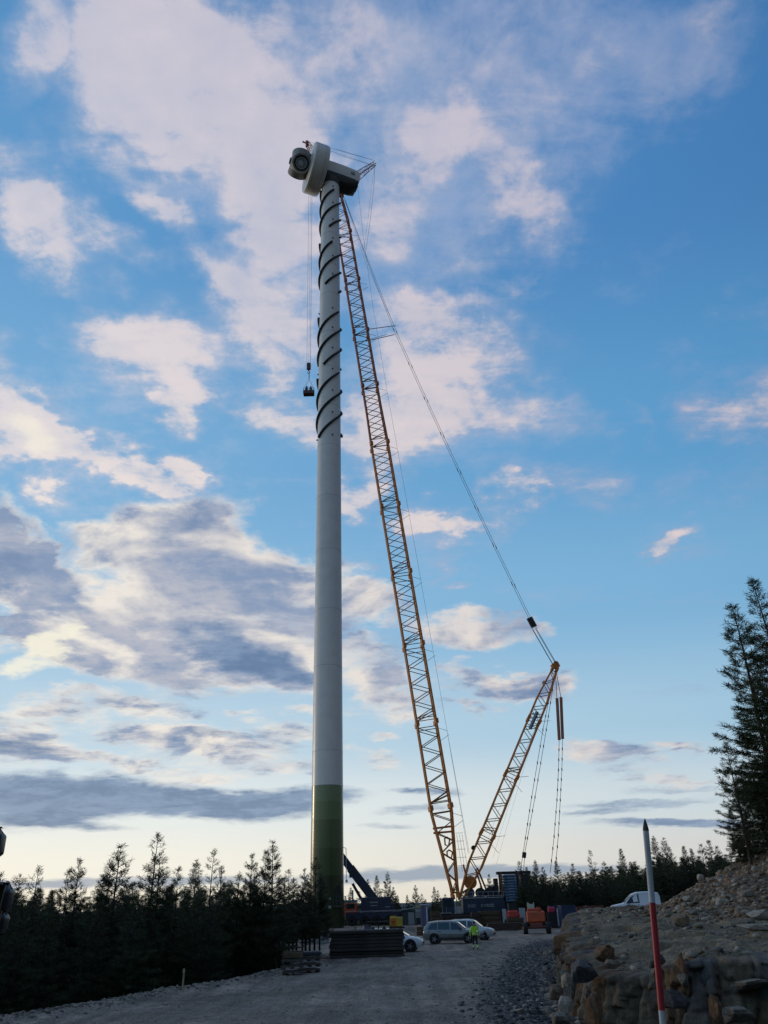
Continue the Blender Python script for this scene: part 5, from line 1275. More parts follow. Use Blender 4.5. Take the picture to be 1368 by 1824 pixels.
# ------------------------------------------------------------------ vehicles
TYRE = mat('tyre', (0.014, 0.014, 0.015), 0.85); RIM = mat('rim', (0.30, 0.31, 0.32), 0.35, metal=0.7)
GLS = glass_mat('car_glass', (0.018, 0.024, 0.03)); LAMPR = mat('lamp_red', (0.18, 0.012, 0.01), 0.2); LAMPW = mat('lamp_clear', (0.5, 0.52, 0.55), 0.15); TRIM = mat('black_trim', (0.015, 0.015, 0.016), 0.6)
def car(name, label, cat, loc, rz, paint, L, W, st, wheels, wr, side_win, group=None, screens=((0, 1), (0, 1))):
    """st: stations (x, bottom, belt, roof, half width, half roof width), front at +x"""
    t = thing(name, label, cat, loc, rz, group)
    NP = 9
    def ringp(s):
        x, zb, zs, zr, hw, hr = s; flat_ = zr - zs < 0.03
        pts = [(0, zb), (hw * .86, zb), (hw * .98, zb + .16), (hw, (zb + zs) / 2 + .05), (hw * .985, zs - .05), (hw * .95 if not flat_ else hw * .9, zs), (hr * 1.03, zr - .07 if not flat_ else zr - .0), (hr * .82, zr), (0, zr + .015)]
        return [(x, y, z) for y, z in pts]
    mb = MB(); vs = []; fs = []
    full = []
    for s in st:
        r = ringp(s); full.append([(x, -y, z) for x, y, z in r] + [(x, y, z) for x, y, z in reversed(r[1:-1])])
    n = len(full[0]); vs = [p for r in full for p in r]
    for i in range(len(full) - 1):
        for k in range(n): j = (k + 1) % n; fs.append((i * n + k, i * n + j, (i + 1) * n + j, (i + 1) * n + k))
    fs.append(tuple(range(n))); fs.append(tuple(range(len(vs) - 1, len(vs) - 1 - n, -1)))
    mb.add(vs, fs); body = mb.build('body', paint, t, smooth_=True)
    xs = [s[0] for s in st]
    def samp(x): return [float(np.interp(x, xs, [s[k] for s in st])) for k in range(6)]
    def sidep(x, f, sg, off=.012):
        _, zb, zs, zr, hw, hr = samp(x); z0, z1 = zs, zr - .07; y0, y1 = hw * .95, hr * 1.03
        return (x, sg * (y0 + (y1 - y0) * f + off), z0 + (z1 - z0) * f)
    for (x0, x1, c0, c1) in side_win:
        for sg in (-1, 1):
            mb = MB(); a = [sidep(x0, .06, sg), sidep(x1, .06, sg), sidep(x1 - c1, .9, sg), sidep(x0 + c0, .9, sg)]
            mb.quad(*a); b = [(p[0], p[1] - sg * .03, p[2]) for p in a]; mb.quad(*b)
            for i in range(4): mb.quad(a[i], a[(i + 1) % 4], b[(i + 1) % 4], b[i])
            mb.build('side_window', GLS, body)
    for nm, (xa, xb) in zip(('rear_window', 'windscreen'), screens):
        if xa == xb: continue
        A1, B1 = samp(xa), samp(xb); dz = B1[3] - A1[3]; nx_ = -dz; nl_ = math.hypot(xb - xa, dz); ox, oz = -dz / nl_ * .014 * (1 if xb > xa else -1), abs(xb - xa) / nl_ * .014
        fr = []
        for f in (.08, .92):
            x = xa + (xb - xa) * f; s = samp(x); fr.append((x + (.014 if nm == 'windscreen' else -.014), s[5] * .88, s[3] + .022))
        mb = MB(); (x0, h0, z0), (x1, h1, z1) = fr; mb.quad((x0, -h0, z0), (x0, h0, z0), (x1, h1, z1), (x1, -h1, z1)); mb.quad((x0, -h0, z0 - .03), (x0, h0, z0 - .03), (x1, h1, z1 - .03), (x1, -h1, z1 - .03)); mb.build(nm, GLS, body)
    for wx in wheels:
        for sg in (-1, 1):
            mb = MB(); yo = sg * (W / 2 - .11); Ry = orient(Vector((0, 1, 0)))
            mb.lathe([(wr * .62, -.11), (wr * .95, -.11), (wr, -.07), (wr, .07), (wr * .95, .11), (wr * .62, .11)], (wx, yo, wr), Ry, n=24); w_ = mb.build('wheel', TYRE, t, smooth_=True)
            mb = MB(); mb.lathe([(wr * .64, -.05), (wr * .64, .05), (wr * .2, .07), (.03, .08)], (wx, yo + sg * .035, wr), orient(Vector((0, sg, 0))), n=20)
            for k in range(5):
                a_ = k * 1.2566; mb.box((wx + math.cos(a_) * wr * .38, yo + sg * .11, wr + math.sin(a_) * wr * .38), (wr * .5, .02, .06), Matrix.Rotation(-a_, 3, 'Y'))
            mb.build('rim', RIM, w_)
            mb = MB(); mb.lathe([(wr * 1.04, -.10), (wr * 1.22, -.10), (wr * 1.22, .105), (wr * 1.04, .105)], (wx, sg * (W / 2 - .10), wr + .02), Ry, n=24); mb.build('wheel_arch', TRIM, body)
    x0, x1 = xs[0], xs[-1]; s0 = samp(x0 + .02); s1 = samp(x1 - .02)
    for sg in (-1, 1):
        mb = MB(); mb.rbox((x0 + .06, sg * s0[4] * .8, s0[2] - .12), (.16, .2, .38), .03); mb.build('tail_light', LAMPR, body)
        mb = MB(); mb.rbox((x1 - .10, sg * s1[4] * .78, s1[2] - .10), (.24, .34, .14), .03); mb.build('headlight', LAMPW, body)
        ms = samp(side_win[-1][1] - .25) if side_win else s1
        mb = MB(); mb.rbox((side_win[-1][1] - .25 if side_win else x1 - 1.4, sg * (ms[4] + .13), ms[2] + .08), (.14, .2, .15), .03); mb.build('wing_mirror', TRIM, body)
        mb = MB(); mb.box(((wheels[0] + wheels[-1]) / 2, sg * (W / 2 - .03), s1[1] + .04), (wheels[-1] - wheels[0] - wr * 2.5, .05, .12)); mb.build('sill', TRIM, body)
    for xb_, nm in ((x0 - .01, 'rear_bumper'), (x1 - .02, 'front_bumper')):
        s = samp(xb_); mb = MB(); mb.rbox((xb_, 0, s[1] + .16), (.10, s[4] * 1.9, .24), .04); mb.build(nm, TRIM, body)
    mb = MB(); mb.box((x0 - .02, 0, s0[1] + .45), (.02, .5, .12)); mb.build('number_plate', mat('plate_white', (.6, .6, .58), .5), body)
    for k, (a_, b_, _, _) in enumerate(side_win[:2]):
        for sg in (-1, 1):
            s = samp(b_ - .2); mb = MB(); mb.box((a_ + .15, sg * (s[4] + .01), s[2] - .12), (.18, .03, .035)); mb.build('door_handle', TRIM, body)
            mb = MB(); mb.box((b_ + .02, sg * (s[4] + .000), (s[1] + s[2]) / 2 + .04), (.012, .012, s[2] - s[1] - .2)); mb.build('door_seam', TRIM, body)
    return t
SUVST = [(-2.30, .42, .95, .97, .78, .6), (-2.22, .34, 1.02, 1.30, .86, .62), (-1.95, .28, 1.03, 1.60, .90, .64), (-1.2, .24, 1.02, 1.69, .92, .66), (0, .22, 1.0, 1.70, .92, .66), (.45, .22, .99, 1.64, .92, .64), (1.25, .22, 1.0, 1.03, .92, .78), (1.9, .24, .92, .94, .90, .74), (2.22, .28, .80, .82, .84, .66), (2.32, .36, .62, .64, .76, .6)]
PGREY = mat('paint_grey', (0.21, 0.21, 0.205), 0.28, metal=.35, coat=.5); PWHITE = mat('paint_white', (0.66, 0.68, 0.70), 0.3, coat=.5); PSILVER = mat('paint_silver', (0.45, 0.48, 0.50), 0.3, metal=.3, coat=.4)
def pxloc(px, Yd): p = at(px, 1650, Yd); return (p.x, Yd, hmin(p.x, Yd, .5) + .02)
GP = 'cars parked on the gravel beside the crane'
car('parked_car', 'dusty grey estate car parked beside the road, left of the worker', 'car', pxloc(804, 75.5), R(-9), PGREY, 4.6, 1.86, SUVST, (-1.38, 1.42), .36, ((-1.95, -1.1, .3, .02), (-1.05, -.08, .02, .03), (0, 1.05, .03, .55)), GP, ((-2.25, -1.9), (1.28, .5)))
HATCH = [(-2.1, .42, .95, .97, .74, .55), (-2.02, .34, 1.0, 1.25, .84, .6), (-1.75, .28, 1.0, 1.48, .88, .62), (-1.0, .24, .98, 1.56, .9, .63), (0, .22, .97, 1.55, .9, .63), (.3, .22, .96, 1.50, .9, .6), (1.25, .22, .95, .98, .9, .76), (1.8, .24, .88, .9, .88, .7), (2.1, .28, .74, .76, .8, .62), (2.18, .36, .6, .62, .72, .58)]
car('parked_car', 'pale silver car parked just behind the dusty grey estate car', 'car', pxloc(835, 82.5), R(-14), PSILVER, 4.4, 1.82, SUVST, (-1.3, 1.36), .34, ((-1.95, -1.1, .3, .02), (-1.05, -.08, .02, .03), (0, 1.05, .03, .55)), GP, ((-2.2, -1.9), (1.28, .5)))
WLOW = [(a, b, c * .93, min(d, 1.47) if d > 1.2 else d * .95, e, f) for a, b, c, d, e, f in HATCH]
car('parked_car', 'white car mostly hidden behind the dark timber mats, only its front showing', 'car', pxloc(698, 63.5), R(-6), PWHITE, 4.4, 1.82, WLOW, (-1.3, 1.33), .35, ((-1.7, -.95, .3, .02), (-.9, -.05, .02, .03), (0, 1.0, .03, .55)), GP, ((-2.05, -1.7), (1.25, .35)))
VANST = [(-2.75, .45, 1.2, 1.95, .90, .80), (-2.6, .35, 1.2, 2.25, .95, .80), (-1.6, .3, 1.2, 2.40, .97, .80), (-.3, .3, 1.2, 2.36, .97, .78), (.25, .3, 1.2, 2.18, .97, .74), (1.25, .3, 1.24, 1.30, .96, .80), (2.5, .32, 1.04, 1.08, .92, .76), (2.80, .4, .76, .80, .84, .7)]
vl = pxloc(1136, 100); vz = at(1136, 1588, 100).z - 2.42
car('parked_van', 'white van seen over the rock bank, behind the striped pole', 'van', (vl[0], 100, vz), R(172), PWHITE, 5.5, 1.95, VANST, (-1.7, 1.75), .36, ((-.5, 1.0, .04, .62),), 'white vans beyond the rock bank', ((0, 0), (1.27, .25)))
vz2 = at(1205, 1592, 104).z - 2.42
car('parked_van', 'white vehicle of which only the roof edge shows over the rubble slope', 'van', (at(1216, 1650, 104).x, 104, vz2), R(165), PWHITE, 5.5, 1.95, VANST, (-1.7, 1.75), .36, ((-.5, 1.0, .04, .62),), 'white vans beyond the rock bank', ((0, 0), (1.27, .25)))
for (x_, y_) in ((vl[0], 100), (at(1216, 1650, 104).x, 104)): pass

# ------------------------------------------------------------------ people
SKIN = mat('skin', (.36, .22, .16), .6); HIVIS = mat('hi_vis_lime', (.42, .80, .03), .75, var=.12, vscale=9); REFL = mat('reflective_band', (.62, .64, .55), .35); DKTR = mat('dark_trousers', (.012, .014, .02), .9); BOOT = mat('boot', (.014, .012, .011), .8); HLM = mat('dark_helmet', (.02, .03, .035), .45)
def person(label, loc, rz, pose, jacket, helmet, group=None, band=True):
    """pose: dict of joint positions for a 1.8 m figure facing +y"""
    P = dict(pel=(0, 0, .98), sp=(0, .0, 1.15), ch=(0, -.01, 1.36), nk=(0, .0, 1.50), hd=(0, .02, 1.60), hd2=(0, .02, 1.72),
             lh=(-.10, 0, .92), lk=(-.115, .03, .52), la=(-.12, -.03, .11), lt=(-.14, .13, .04), rh=(.10, 0, .92), rk=(.12, .02, .50), ra=(.13, -.08, .10), rt=(.15, .08, .04),
             ls=(-.19, -.01, 1.42), le=(-.27, -.02, 1.14), lw=(-.27, .06, .90), lf=(-.265, .09, .82), rs=(.19, -.01, 1.42), re=(.27, -.02, 1.14), rw=(.28, .05, .90), rf=(.275, .08, .82))
    P.update(pose)
    rad = dict(pel=.155, sp=.15, ch=.165, nk=.062, hd=.085, hd2=.09, lh=.10, lk=.072, la=.055, lt=.045, rh=.10, rk=.072, ra=.055, rt=.045, ls=.085, le=.062, lw=.045, lf=.036, rs=.085, re=.062, rw=.045, rf=.036)
    E = [('pel', 'sp'), ('sp', 'ch'), ('ch', 'nk'), ('nk', 'hd'), ('hd', 'hd2'), ('pel', 'lh'), ('lh', 'lk'), ('lk', 'la'), ('la', 'lt'), ('pel', 'rh'), ('rh', 'rk'), ('rk', 'ra'), ('ra', 'rt'),
         ('ch', 'ls'), ('ls', 'le'), ('le', 'lw'), ('lw', 'lf'), ('ch', 'rs'), ('rs', 're'), ('re', 'rw'), ('rw', 'rf')]
    ks = list(P); me = bpy.data.meshes.new('b'); me.from_pydata([P[k] for k in ks], [(ks.index(a), ks.index(b)) for a, b in E], [])
    o = bpy.data.objects.new('b', me); COL.objects.link(o); md = o.modifiers.new('s', 'SKIN')
    for i, k in enumerate(ks):
        me.skin_vertices[0].data[i].radius = (rad[k], rad[k] * (.72 if k in ('pel', 'sp', 'ch') else 1.0)); me.skin_vertices[0].data[i].use_root = k == 'pel'
    sb = o.modifiers.new('u', 'SUBSURF'); sb.levels = 2
    dg = bpy.context.evaluated_depsgraph_get(); bm_ = bpy.data.meshes.new_from_object(o.evaluated_get(dg)); bpy.data.objects.remove(o)
    t = thing('person', label, 'person', loc, rz, group)
    bm_.materials.clear()
    for m in (SKIN, jacket, DKTR, REFL, BOOT): bm_.materials.append(m)
    for p in bm_.polygons:
        c = p.center; z = c.z; arm = abs(c.x) > .215 and z > .78
        if z > 1.50: k = 0
        elif arm: k = 0 if z < .87 else 1
        elif z > .93: k = 3 if band and (1.0 < z < 1.06) else 1
        elif z < .12: k = 4
        elif band and .17 < z < .33: k = 1 if not .22 < z < .27 else 3
        else: k = 2
        p.material_index = k
    bm_.polygons.foreach_set('use_smooth', [True] * len(bm_.polygons))
    link('body', bm_, t)
    mb = MB(); hx, hy, hz_ = P['hd2']; mb.lathe([(.125, -.03), (.13, .0), (.122, .05), (.09, .10), (.03, .125)], (hx, hy, hz_ - .01), n=16); mb.lathe([(.15, -.03), (.15, -.015)], (hx, hy + .03, hz_), n=16); mb.build('helmet', helmet, t, smooth_=True)
    for s_ in (-1, 1):   # hands: palm with five bent fingers
        w = Vector(P['lf' if s_ < 0 else 'rf']); mb = MB(); mb.rbox(w + Vector((0, .01, -.03)), (.035, .08, .09), .01)
        for k in range(4): mb.tube([w + Vector((0, -.025 + .024 * k, -.07)), w + Vector((-.005 * s_, -.025 + .024 * k, -.11)), w + Vector((-.022 * s_, -.025 + .024 * k, -.135 + .006 * abs(k - 1.4)))], .0095, 5)
        mb.tube([w + Vector((0, .045, -.01)), w + Vector((-.012 * s_, .07, -.045)), w + Vector((-.02 * s_, .07, -.075))], .011, 5); mb.build('hand', SKIN, t)
    mb = MB(); mb.rbox((hx, hy + .085, hz_ - .10), (.03, .04, .04), .01); mb.build('nose', SKIN, t)
    return t
wp = gnd(847, 1690); 
person('worker in lime hi-vis jacket and dark trousers walking away along the gravel road', (wp.x, wp.y, hmin(wp.x, wp.y, .2)), R(4),
       dict(lk=(-.115, .08, .53), la=(-.12, .02, .10), lt=(-.13, .19, .05), rk=(.12, .02, .50), ra=(.14, -.20, .14), rt=(.15, -.05, .05), le=(-.30, -.06, 1.16), lw=(-.30, .05, .93), lf=(-.29, .09, .87), re=(.29, -.03, 1.15), rw=(.27, .12, .96), rf=(.25, .17, .92)), HIVIS, HLM)
GW_ = mat('workwear_dark', (.05, .045, .05), .8); GW2 = mat('workwear_green', (.04, .07, .05), .8)
bx_, by_, bz_ = BASK
person('worker in dark clothes standing at the left in the hanging basket', (bx_ - .42, by_, bz_), R(-20), dict(le=(-.30, .08, 1.18), lw=(-.28, .32, 1.08), lf=(-.27, .40, 1.10)), GW_, DKTR, band=False)
person('worker in dark green clothes standing at the right in the hanging basket', (bx_ + .34, by_ + .1, bz_), R(25), dict(re=(.30, .08, 1.18), rw=(.28, .32, 1.08), rf=(.27, .40, 1.10)), GW2, HLM, band=False)

# ------------------------------------------------------------------ timber mats, pallets, boxes
TIM = [mat('mat_timber_a', (.048, .040, .033), .9, var=.45, vscale=5, stretch=(.15, 1, 1), bump=.4), mat('mat_timber_b', (.062, .050, .040), .9, var=.45, vscale=5, stretch=(.15, 1, 1), bump=.4), mat('mat_timber_c', (.034, .031, .028), .9, var=.4, vscale=5, stretch=(.15, 1, 1), bump=.4)]
mL = at(586, 1700, 56.5); mR = at(719, 1700, 56.5)
mz = hmin((mL.x + mR.x) / 2, 57.5, 2.4); mtop = at(650, 1657, 56).z; nlay = 8; lh_ = (mtop - mz) / nlay; LM = (mR.x - mL.x) / 1.0
plank_me = {}
for k in range(nlay):
    lab = ('bottom', 'second', 'third', 'fourth', 'fifth', 'sixth', 'seventh', 'topmost')[k]
    t = thing('timber_mat', 'dark heavy timber crane mat, %s of the big stack beside the road' % lab, 'crane mat', ((mL.x + mR.x) / 2 + rng.normal(0, .04), 57.6 + rng.normal(0, .04), mz + lh_ * k), R(2) + rng.normal(0, .006), 'dark timber crane mats stacked beside the road')
    for j in range(4):
        key = j % 3
        if key not in plank_me:
            mb = MB(); mb.rbox((0, 0, lh_ * .47), (LM * .995, .56, lh_ * .90), .02); plank_me[key] = mb.mesh('beam', TIM[key])
        o = link('beam', plank_me[key], t); o.location = (rng.normal(0, .025), -1.0 + j * .62 + rng.normal(0, .015), 0)
    for x in (-LM * .42, -LM * .14, LM * .14, LM * .42):
        mb = MB(); mb.lathe([(.035, -1.34), (.035, 1.0)], (x, 0, lh_ * .5), orient(Vector((0, 1, 0))), n=8); mb.build('tie_rod', STEEL, t)
BX = (mL.x + mR.x) / 2; BT = mz + nlay * lh_
WOODP = mat('pallet_wood', (.085, .078, .068), .9, var=.35, vscale=6, stretch=(1, .2, 1)); 
pal_me = {}
def pallet_stack(px, py, Yd, n, rz, cover, lab, w=.95):
    p = at(px, py, Yd); z0 = hmin(p.x, Yd, .6)
    for k in range(n):
        t = thing('pallet', '%s, %s' % (lab, ('bottom', 'second from the bottom', 'third from the bottom', 'topmost')[k if k < n - 1 else 3]), 'pallet', (p.x + rng.normal(0, .015), Yd + rng.normal(0, .015), z0 + .24 * k), rz, 'grey wooden pallet boxes at the edge of the wood')
        key = (w,)
        if key not in pal_me:
            a = MB(); a.box((0, 0, 0), (w, .10, .022)); b = MB(); b.box((0, 0, 0), (.10, .8, .13)); c = MB(); c.box((0, 0, 0), (w, .022, .085)); pal_me[key] = (a.mesh('deck_board', WOODP), b.mesh('block', WOODP), c.mesh('side_board', WOODP))
        a, b, c = pal_me[key]
        for j in range(6): o = link('deck_board', a, t); o.location = (0, -.35 + .14 * j, .155)
        for j in (-1, 0, 1): o = link('skid', b, t); o.location = (j * (w / 2 - .06), 0, .075)
        for y in (-.41, .41): o = link('side_board', c, t); o.location = (0, y, .135)
    return p.x, z0 + .24 * n
x1, z1 = pallet_stack(521, 1738, 43.5, 3, R(2), False, 'weathered pallet in the left stack by the wood')
x2, z2 = pallet_stack(551, 1730, 44.8, 3, R(16), False, 'weathered pallet in the right stack by the wood')
mb = MB(); mb.rbox((0, 0, .09), (1.15, .8, .18), .04); o = mb.build('folded_tarpaulin', mat('tarp_dark', (.02, .028, .038), .6)); o.location = (x2, 44.8, z2 + .01); tag(o, 'dark folded tarpaulin on the right pallet stack', 'tarpaulin')
mb = MB(); mb.box((0, 0, .1), (.9, .7, .2)); mb.box((0, 0, .24), (.95, .1, .05)); mb.box((0, .25, .24), (.95, .1, .05)); o = mb.build('wooden_crate', mat('crate_brown', (.10, .07, .035), .9, var=.3)); o.location = (x1, 43.5, z1 + .01); tag(o, 'low brownish crate on the left pallet stack', 'crate')
sp = gnd(325, 1764, .1); mb = MB(); mb.box((0, 0, .25), (.055, .055, 1.0), Matrix.Rotation(.02, 3, 'Y')); mb.box((0, -.03, .68), (.07, .03, .14)); o = mb.build('survey_stake', mat('stake_wood', (.42, .34, .20), .8, var=.2)); o.location = (sp.x, sp.y, hz(sp.x, sp.y)); tag(o, 'short wooden survey stake at the edge of the wood', 'stake')

# things on and behind the mats
YB = mat('box_yellow', (.52, .36, .03), .5, var=.15); 
t = thing('yellow_generator', 'yellow box with an orange label standing on the right end of the timber mats', 'generator', (at(706, 1650, 57.4).x, 57.4, BT + .02), R(-4))
mb = MB(); mb.rbox((0, 0, .38), (.78, .6, .56), .04); mb.box((-.2, 0, .69), (.36, .5, .06)); mb.build('housing', YB, t)
mb = MB(); mb.box((-.16, -.312, .38), (.34, .02, .40)); lb_ = mb.build('label_plate', mat('label_orange', (.62, .14, .02), .5), t)
mb = MB(); mb.box((-.16, -.325, .40), (.2, .01, .06)); mb.box((-.16, -.325, .31), (.14, .01, .04)); mb.build('label_mark', mat('label_dark', (.2, .03, .01), .6), lb_)
mb = MB(); mb.box((.05, 0, .05), (.95, .66, .1)); mb.build('base_frame', TRIM, t)
mb = MB(); mb.bar((.05, 0, .6), (.05, 0, 1.25), .02); mb.bar((-.2, 0, .95), (.3, 0, .95), .018); mb.build('lifting_bar', STEEL, t)
def simple(name, cat, label, px, Yd, z, parts, rz=0.0, group=None):
    p = at(px, 1650, Yd); t = thing(name, label, cat, (p.x, Yd, z if z is not None else hmin(p.x, Yd, .4)), rz, group)
    for nm, m, fn in parts: mb = MB(); fn(mb); mb.build(nm, m, t)
    return t
BEIGE = mat('tarp_beige', (.20, .175, .135), .85, var=.25, vscale=2, bump=.6, bscale=4)
def sack(mb):
    prof_ = [(.5, 0), (.56, .12), (.5, .35), (.38, .52), (.2, .6), (.05, .63)]; mb.lathe([(r * 1.0, z) for r, z in prof_], n=14)
simple('bulk_bag', 'bulk bag', 'beige bulk bag slumped behind the timber mats near the tower foot', 641, 62, None, (('bag', BEIGE, lambda m: (m.rbox((0, 0, .75), (1.1, 1.0, 1.5), .3))), ('loop', BEIGE, lambda m: [m.tube([(x, y, 1.4), (x * .8, y * .8, 1.7), (x * .5, y * .5, 1.42)], .03, 5) for x in (-.4, .4) for y in (-.35, .35)])))
simple('blue_barrel', 'barrel', 'pale blue barrel right of the beige bulk bag', 654, 61, None, (('drum', mat('barrel_blue', (.10, .13, .20), .5), lambda m: m.lathe([(.29, 0), (.31, .1), (.29, .2), (.31, .9), (.29, 1.4), (.31, 1.5), (.28, 1.7)], n=20)), ('lid', STEEL, lambda m: m.lathe([(.3, 1.7), (.3, 1.76)], n=20))))
simple('gas_rack', 'rack', 'dark steel rack standing behind the middle of the timber mats', 674, 63, None, (('frame', BLK, lambda m: ([m.box((x, y, .95), (.07, .07, 1.9)) for x in (-.8, 0, .8) for y in (-.3, .3)], m.box((0, 0, 1.9), (1.7, .7, .06)), m.box((0, 0, .15), (1.7, .7, .08)))), ('bottle', mat('bottle_green', (.02, .05, .045), .5), lambda m: m.lathe([(.18, .2), (.18, 1.4), (.06, 1.6)], (-.4, 0, 0), n=12)), ('bottle', mat('bottle_brown', (.09, .05, .035), .5), lambda m: m.lathe([(.18, .2), (.18, 1.4), (.06, 1.6)], (.4, 0, 0), n=12))))

# ------------------------------------------------------------------ dark blue mobile crane behind the tower
MCY = 124.0
def mp_(px, py, dy=0): return at(px, py, MCY + dy)
m0 = at(664, 1650, MCY); mcr = thing('mobile_crane', 'dark blue mobile crane with orange cab, its boom raised behind the tower', 'mobile crane', (m0.x, MCY, hmin(m0.x, MCY, 2)))
MO = Vector(mcr.location); PBL = mat('dark_blue_paint', (.014, .022, .050), .4, var=.2); ORC = mat('cab_orange', (.40, .075, .03), .45, var=.15)
def ml(px, py, dy=0): return mp_(px, py, dy) - MO
mb = MB(); a = ml(668, 1604); b = ml(598, 1512); O_ = orient(b - a, Vector((0, 1, 0)))
for (f0, f1, w) in ((0, .62, 1.45), (.55, .86, 1.2), (.8, 1.1, 1.0)):
    p0 = a.lerp(b, f0); p1 = a.lerp(b, f1); mb.box((p0 + p1) / 2, (1.2 * w / 1.45, w, (p1 - p0).length), O_)
mb.build('telescopic_boom', PBL, mcr)
mb = MB(); mb.box(ml(628, 1559), (.9, .9, .6)); mb.bar(ml(646, 1606), ml(628, 1574), .22); mb.build('boom_cylinder', PBL, mcr)
x0 = ml(616, 1640).x; x1 = ml(728, 1640).x
mb = MB(); mb.rbox(((x0 + x1) / 2, 0, 1.25), (x1 - x0, 2.7, .9), .06); mb.build('chassis', PBL, mcr)
mb = MB(); mb.rbox((ml(670, 1600).x, 0, 2.7), (4.2, 2.4, 1.7), .1); mb.rbox((ml(692, 1600).x, 0, 2.2), (1.8, 2.5, 1.1), .1); su = mb.build('superstructure', PBL, mcr)
mb = MB(); mb.box((ml(666, 1600).x, -1.23, 2.9), (1.2, .03, .16)); mb.box((ml(666, 1600).x, -1.23, 2.5), (1.0, .03, .12)); mb.box((ml(690, 1600).x, -1.28, 2.3), (.7, .03, .12)); tag(mb.build('lettering', PALE, su), kind='stuff')
mb = MB(); c_ = ml(624, 1622); mb.rbox((c_.x, 0, 2.05), (2.0, 2.5, 1.7), .15); cb = mb.build('driver_cab', ORC, mcr)
mb = MB(); mb.box((c_.x + .1, -1.27, 2.5), (1.1, .03, .6)); mb.box((c_.x - 1.01, 0, 2.45), (.03, 2.0, .7)); mb.build('window', GLS, cb)
mb = MB(); mb.box((c_.x, 0, 3.1), (1.9, 2.2, .35)); mb.bar((c_.x + .4, -1, 3.2), (c_.x + .4, -1, 4.5), .12); mb.build('roof_gear', mat('gear_teal', (.10, .16, .18), .5), mcr)
mb = MB(); mb.bar((x0, -1.4, 1.85), (x1, -1.4, 1.85), .035); mb.bar((x0 + 2, -1.4, 1.75), (x1, -1.4, 1.75), .03); mb.build('side_rail', GALV, mcr)
for k in range(5):
    xw = x0 + .9 + k * (x1 - x0 - 1.8) / 4
    for sg in (-1, 1):
        mb = MB(); mb.lathe([(.4, -.2), (.62, -.2), (.66, -.1), (.66, .1), (.62, .2), (.4, .2)], (xw, sg * 1.2, .68), orient(Vector((0, 1, 0))), n=20); w_ = mb.build('wheel', TYRE, mcr, smooth_=True)
        mb = MB(); mb.lathe([(.42, -.08), (.42, .05), (.15, .1)], (xw, sg * 1.3, .68), orient(Vector((0, sg, 0))), n=16); mb.build('rim', ORC if k < 2 else STEEL, w_)

# ------------------------------------------------------------------ orange lift with big tyres, seen from behind
lp = gnd(957, 1665); LY = 95.0; lx = at(957, 1660, LY).x
lift = thing('boom_lift', 'orange boom lift on four big black tyres seen from behind at the road edge', 'boom lift', (lx, LY, hmin(lx, LY, 1)), R(-8))
OR_ = mat('lift_orange', (.48, .085, .03), .45, var=.12)
mb = MB(); mb.rbox((0, -.1, 1.62), (1.95, 1.5, 1.15), .16); mb.rbox((-.1, 0, 2.3), (1.5, 1.2, .25), .08); hs_ = mb.build('counterweight', OR_, lift)
mb = MB(); mb.box((-.1, -.862, 1.95), (.6, .02, .07)); mb.box((-.1, -.862, 1.78), (.36, .02, .10)); tag(mb.build('lettering', mat('letter_brown', (.22, .12, .04), .6), hs_), kind='stuff')
mb = MB(); mb.rbox((0, 0, .78), (1.3, 2.2, .45), .06); mb.box((0, 0, .6), (2.2, .3, .2)); mb.build('chassis', mat('chassis_red', (.16, .04, .03), .6), lift)
for sx in (-1, 1):
    for sy in (-1, 1):
        mb = MB(); mb.lathe([(.25, -.22), (.5, -.24), (.56, -.14), (.56, .14), (.5, .24), (.25, .22)], (sx * 1.18, sy * 1.15, .56), orient(Vector((1, 0, 0))), n=22); w_ = mb.build('wheel', TYRE, lift, smooth_=True)
        mb = MB(); mb.lathe([(.27, -.1), (.27, .1), (.1, .16)], (sx * 1.3, sy * 1.15, .56), orient(Vector((sx, 0, 0))), n=14); mb.build('rim', OR_, w_)
mb = MB()
for x in (-.75, -.1): mb.bar((x, -.2, 2.2), (x, -.2, 3.0), .04)
mb.bar((-.75, -.2, 2.95), (-.1, -.2, 2.6), .05); mb.box((-.4, -.2, 2.6), (.7, .5, .5)); mb.build('platform_rail', mat('rail_pale', (.45, .46, .38), .5), lift)
mb = MB(); mb.box((.35, .6, 2.35), (.35, 2.8, .35)); mb.build('boom_arm', OR_, lift)

# ------------------------------------------------------------------ containers, cabins, panels, gates of the site behind
def box_at(name, cat, label, px0, px1, py0, Yd, z0, m, rib=True, depth=2.4, group=None, door=False, rz=0.0):
    a = at(px0, 1640, Yd); b = at(px1, 1640, Yd); zt_ = at((px0 + px1) / 2, py0, Yd).z; zb = hmin((a.x + b.x) / 2, Yd, 1) if z0 is None else z0
    t = thing(name, label, cat, ((a.x + b.x) / 2, Yd, zb), rz, group); w = b.x - a.x; h = zt_ - zb
    mb = MB(); mb.rbox((0, depth / 2, h / 2 + .05), (w, depth, h - .1), .04); bd = mb.build('shell', m, t)
    if rib:
        n = max(3, int(w / .35)); mb = MB()
        for k in range(n): mb.box((-w / 2 + (k + .5) * w / n, -.02, h / 2 + .05), (w / n * .45, .06, h - .35))
        mb.build('corrugation', m, bd)
    mb = MB(); mb.box((0, -.03, h - .07), (w + .02, .08, .14)); mb.box((0, -.03, .1), (w + .02, .08, .16))
    for s_ in (-1, 1): mb.box((s_ * (w / 2 - .05), -.03, h / 2), (.12, .1, h))
    mb.build('corner_frame', m, bd)
    if door: mb = MB(); mb.box((w * .2, -.06, h * .45), (.8, .05, h * .8)); mb.build('door', mat('door_grey', (.25, .26, .27), .6), bd)
    return t
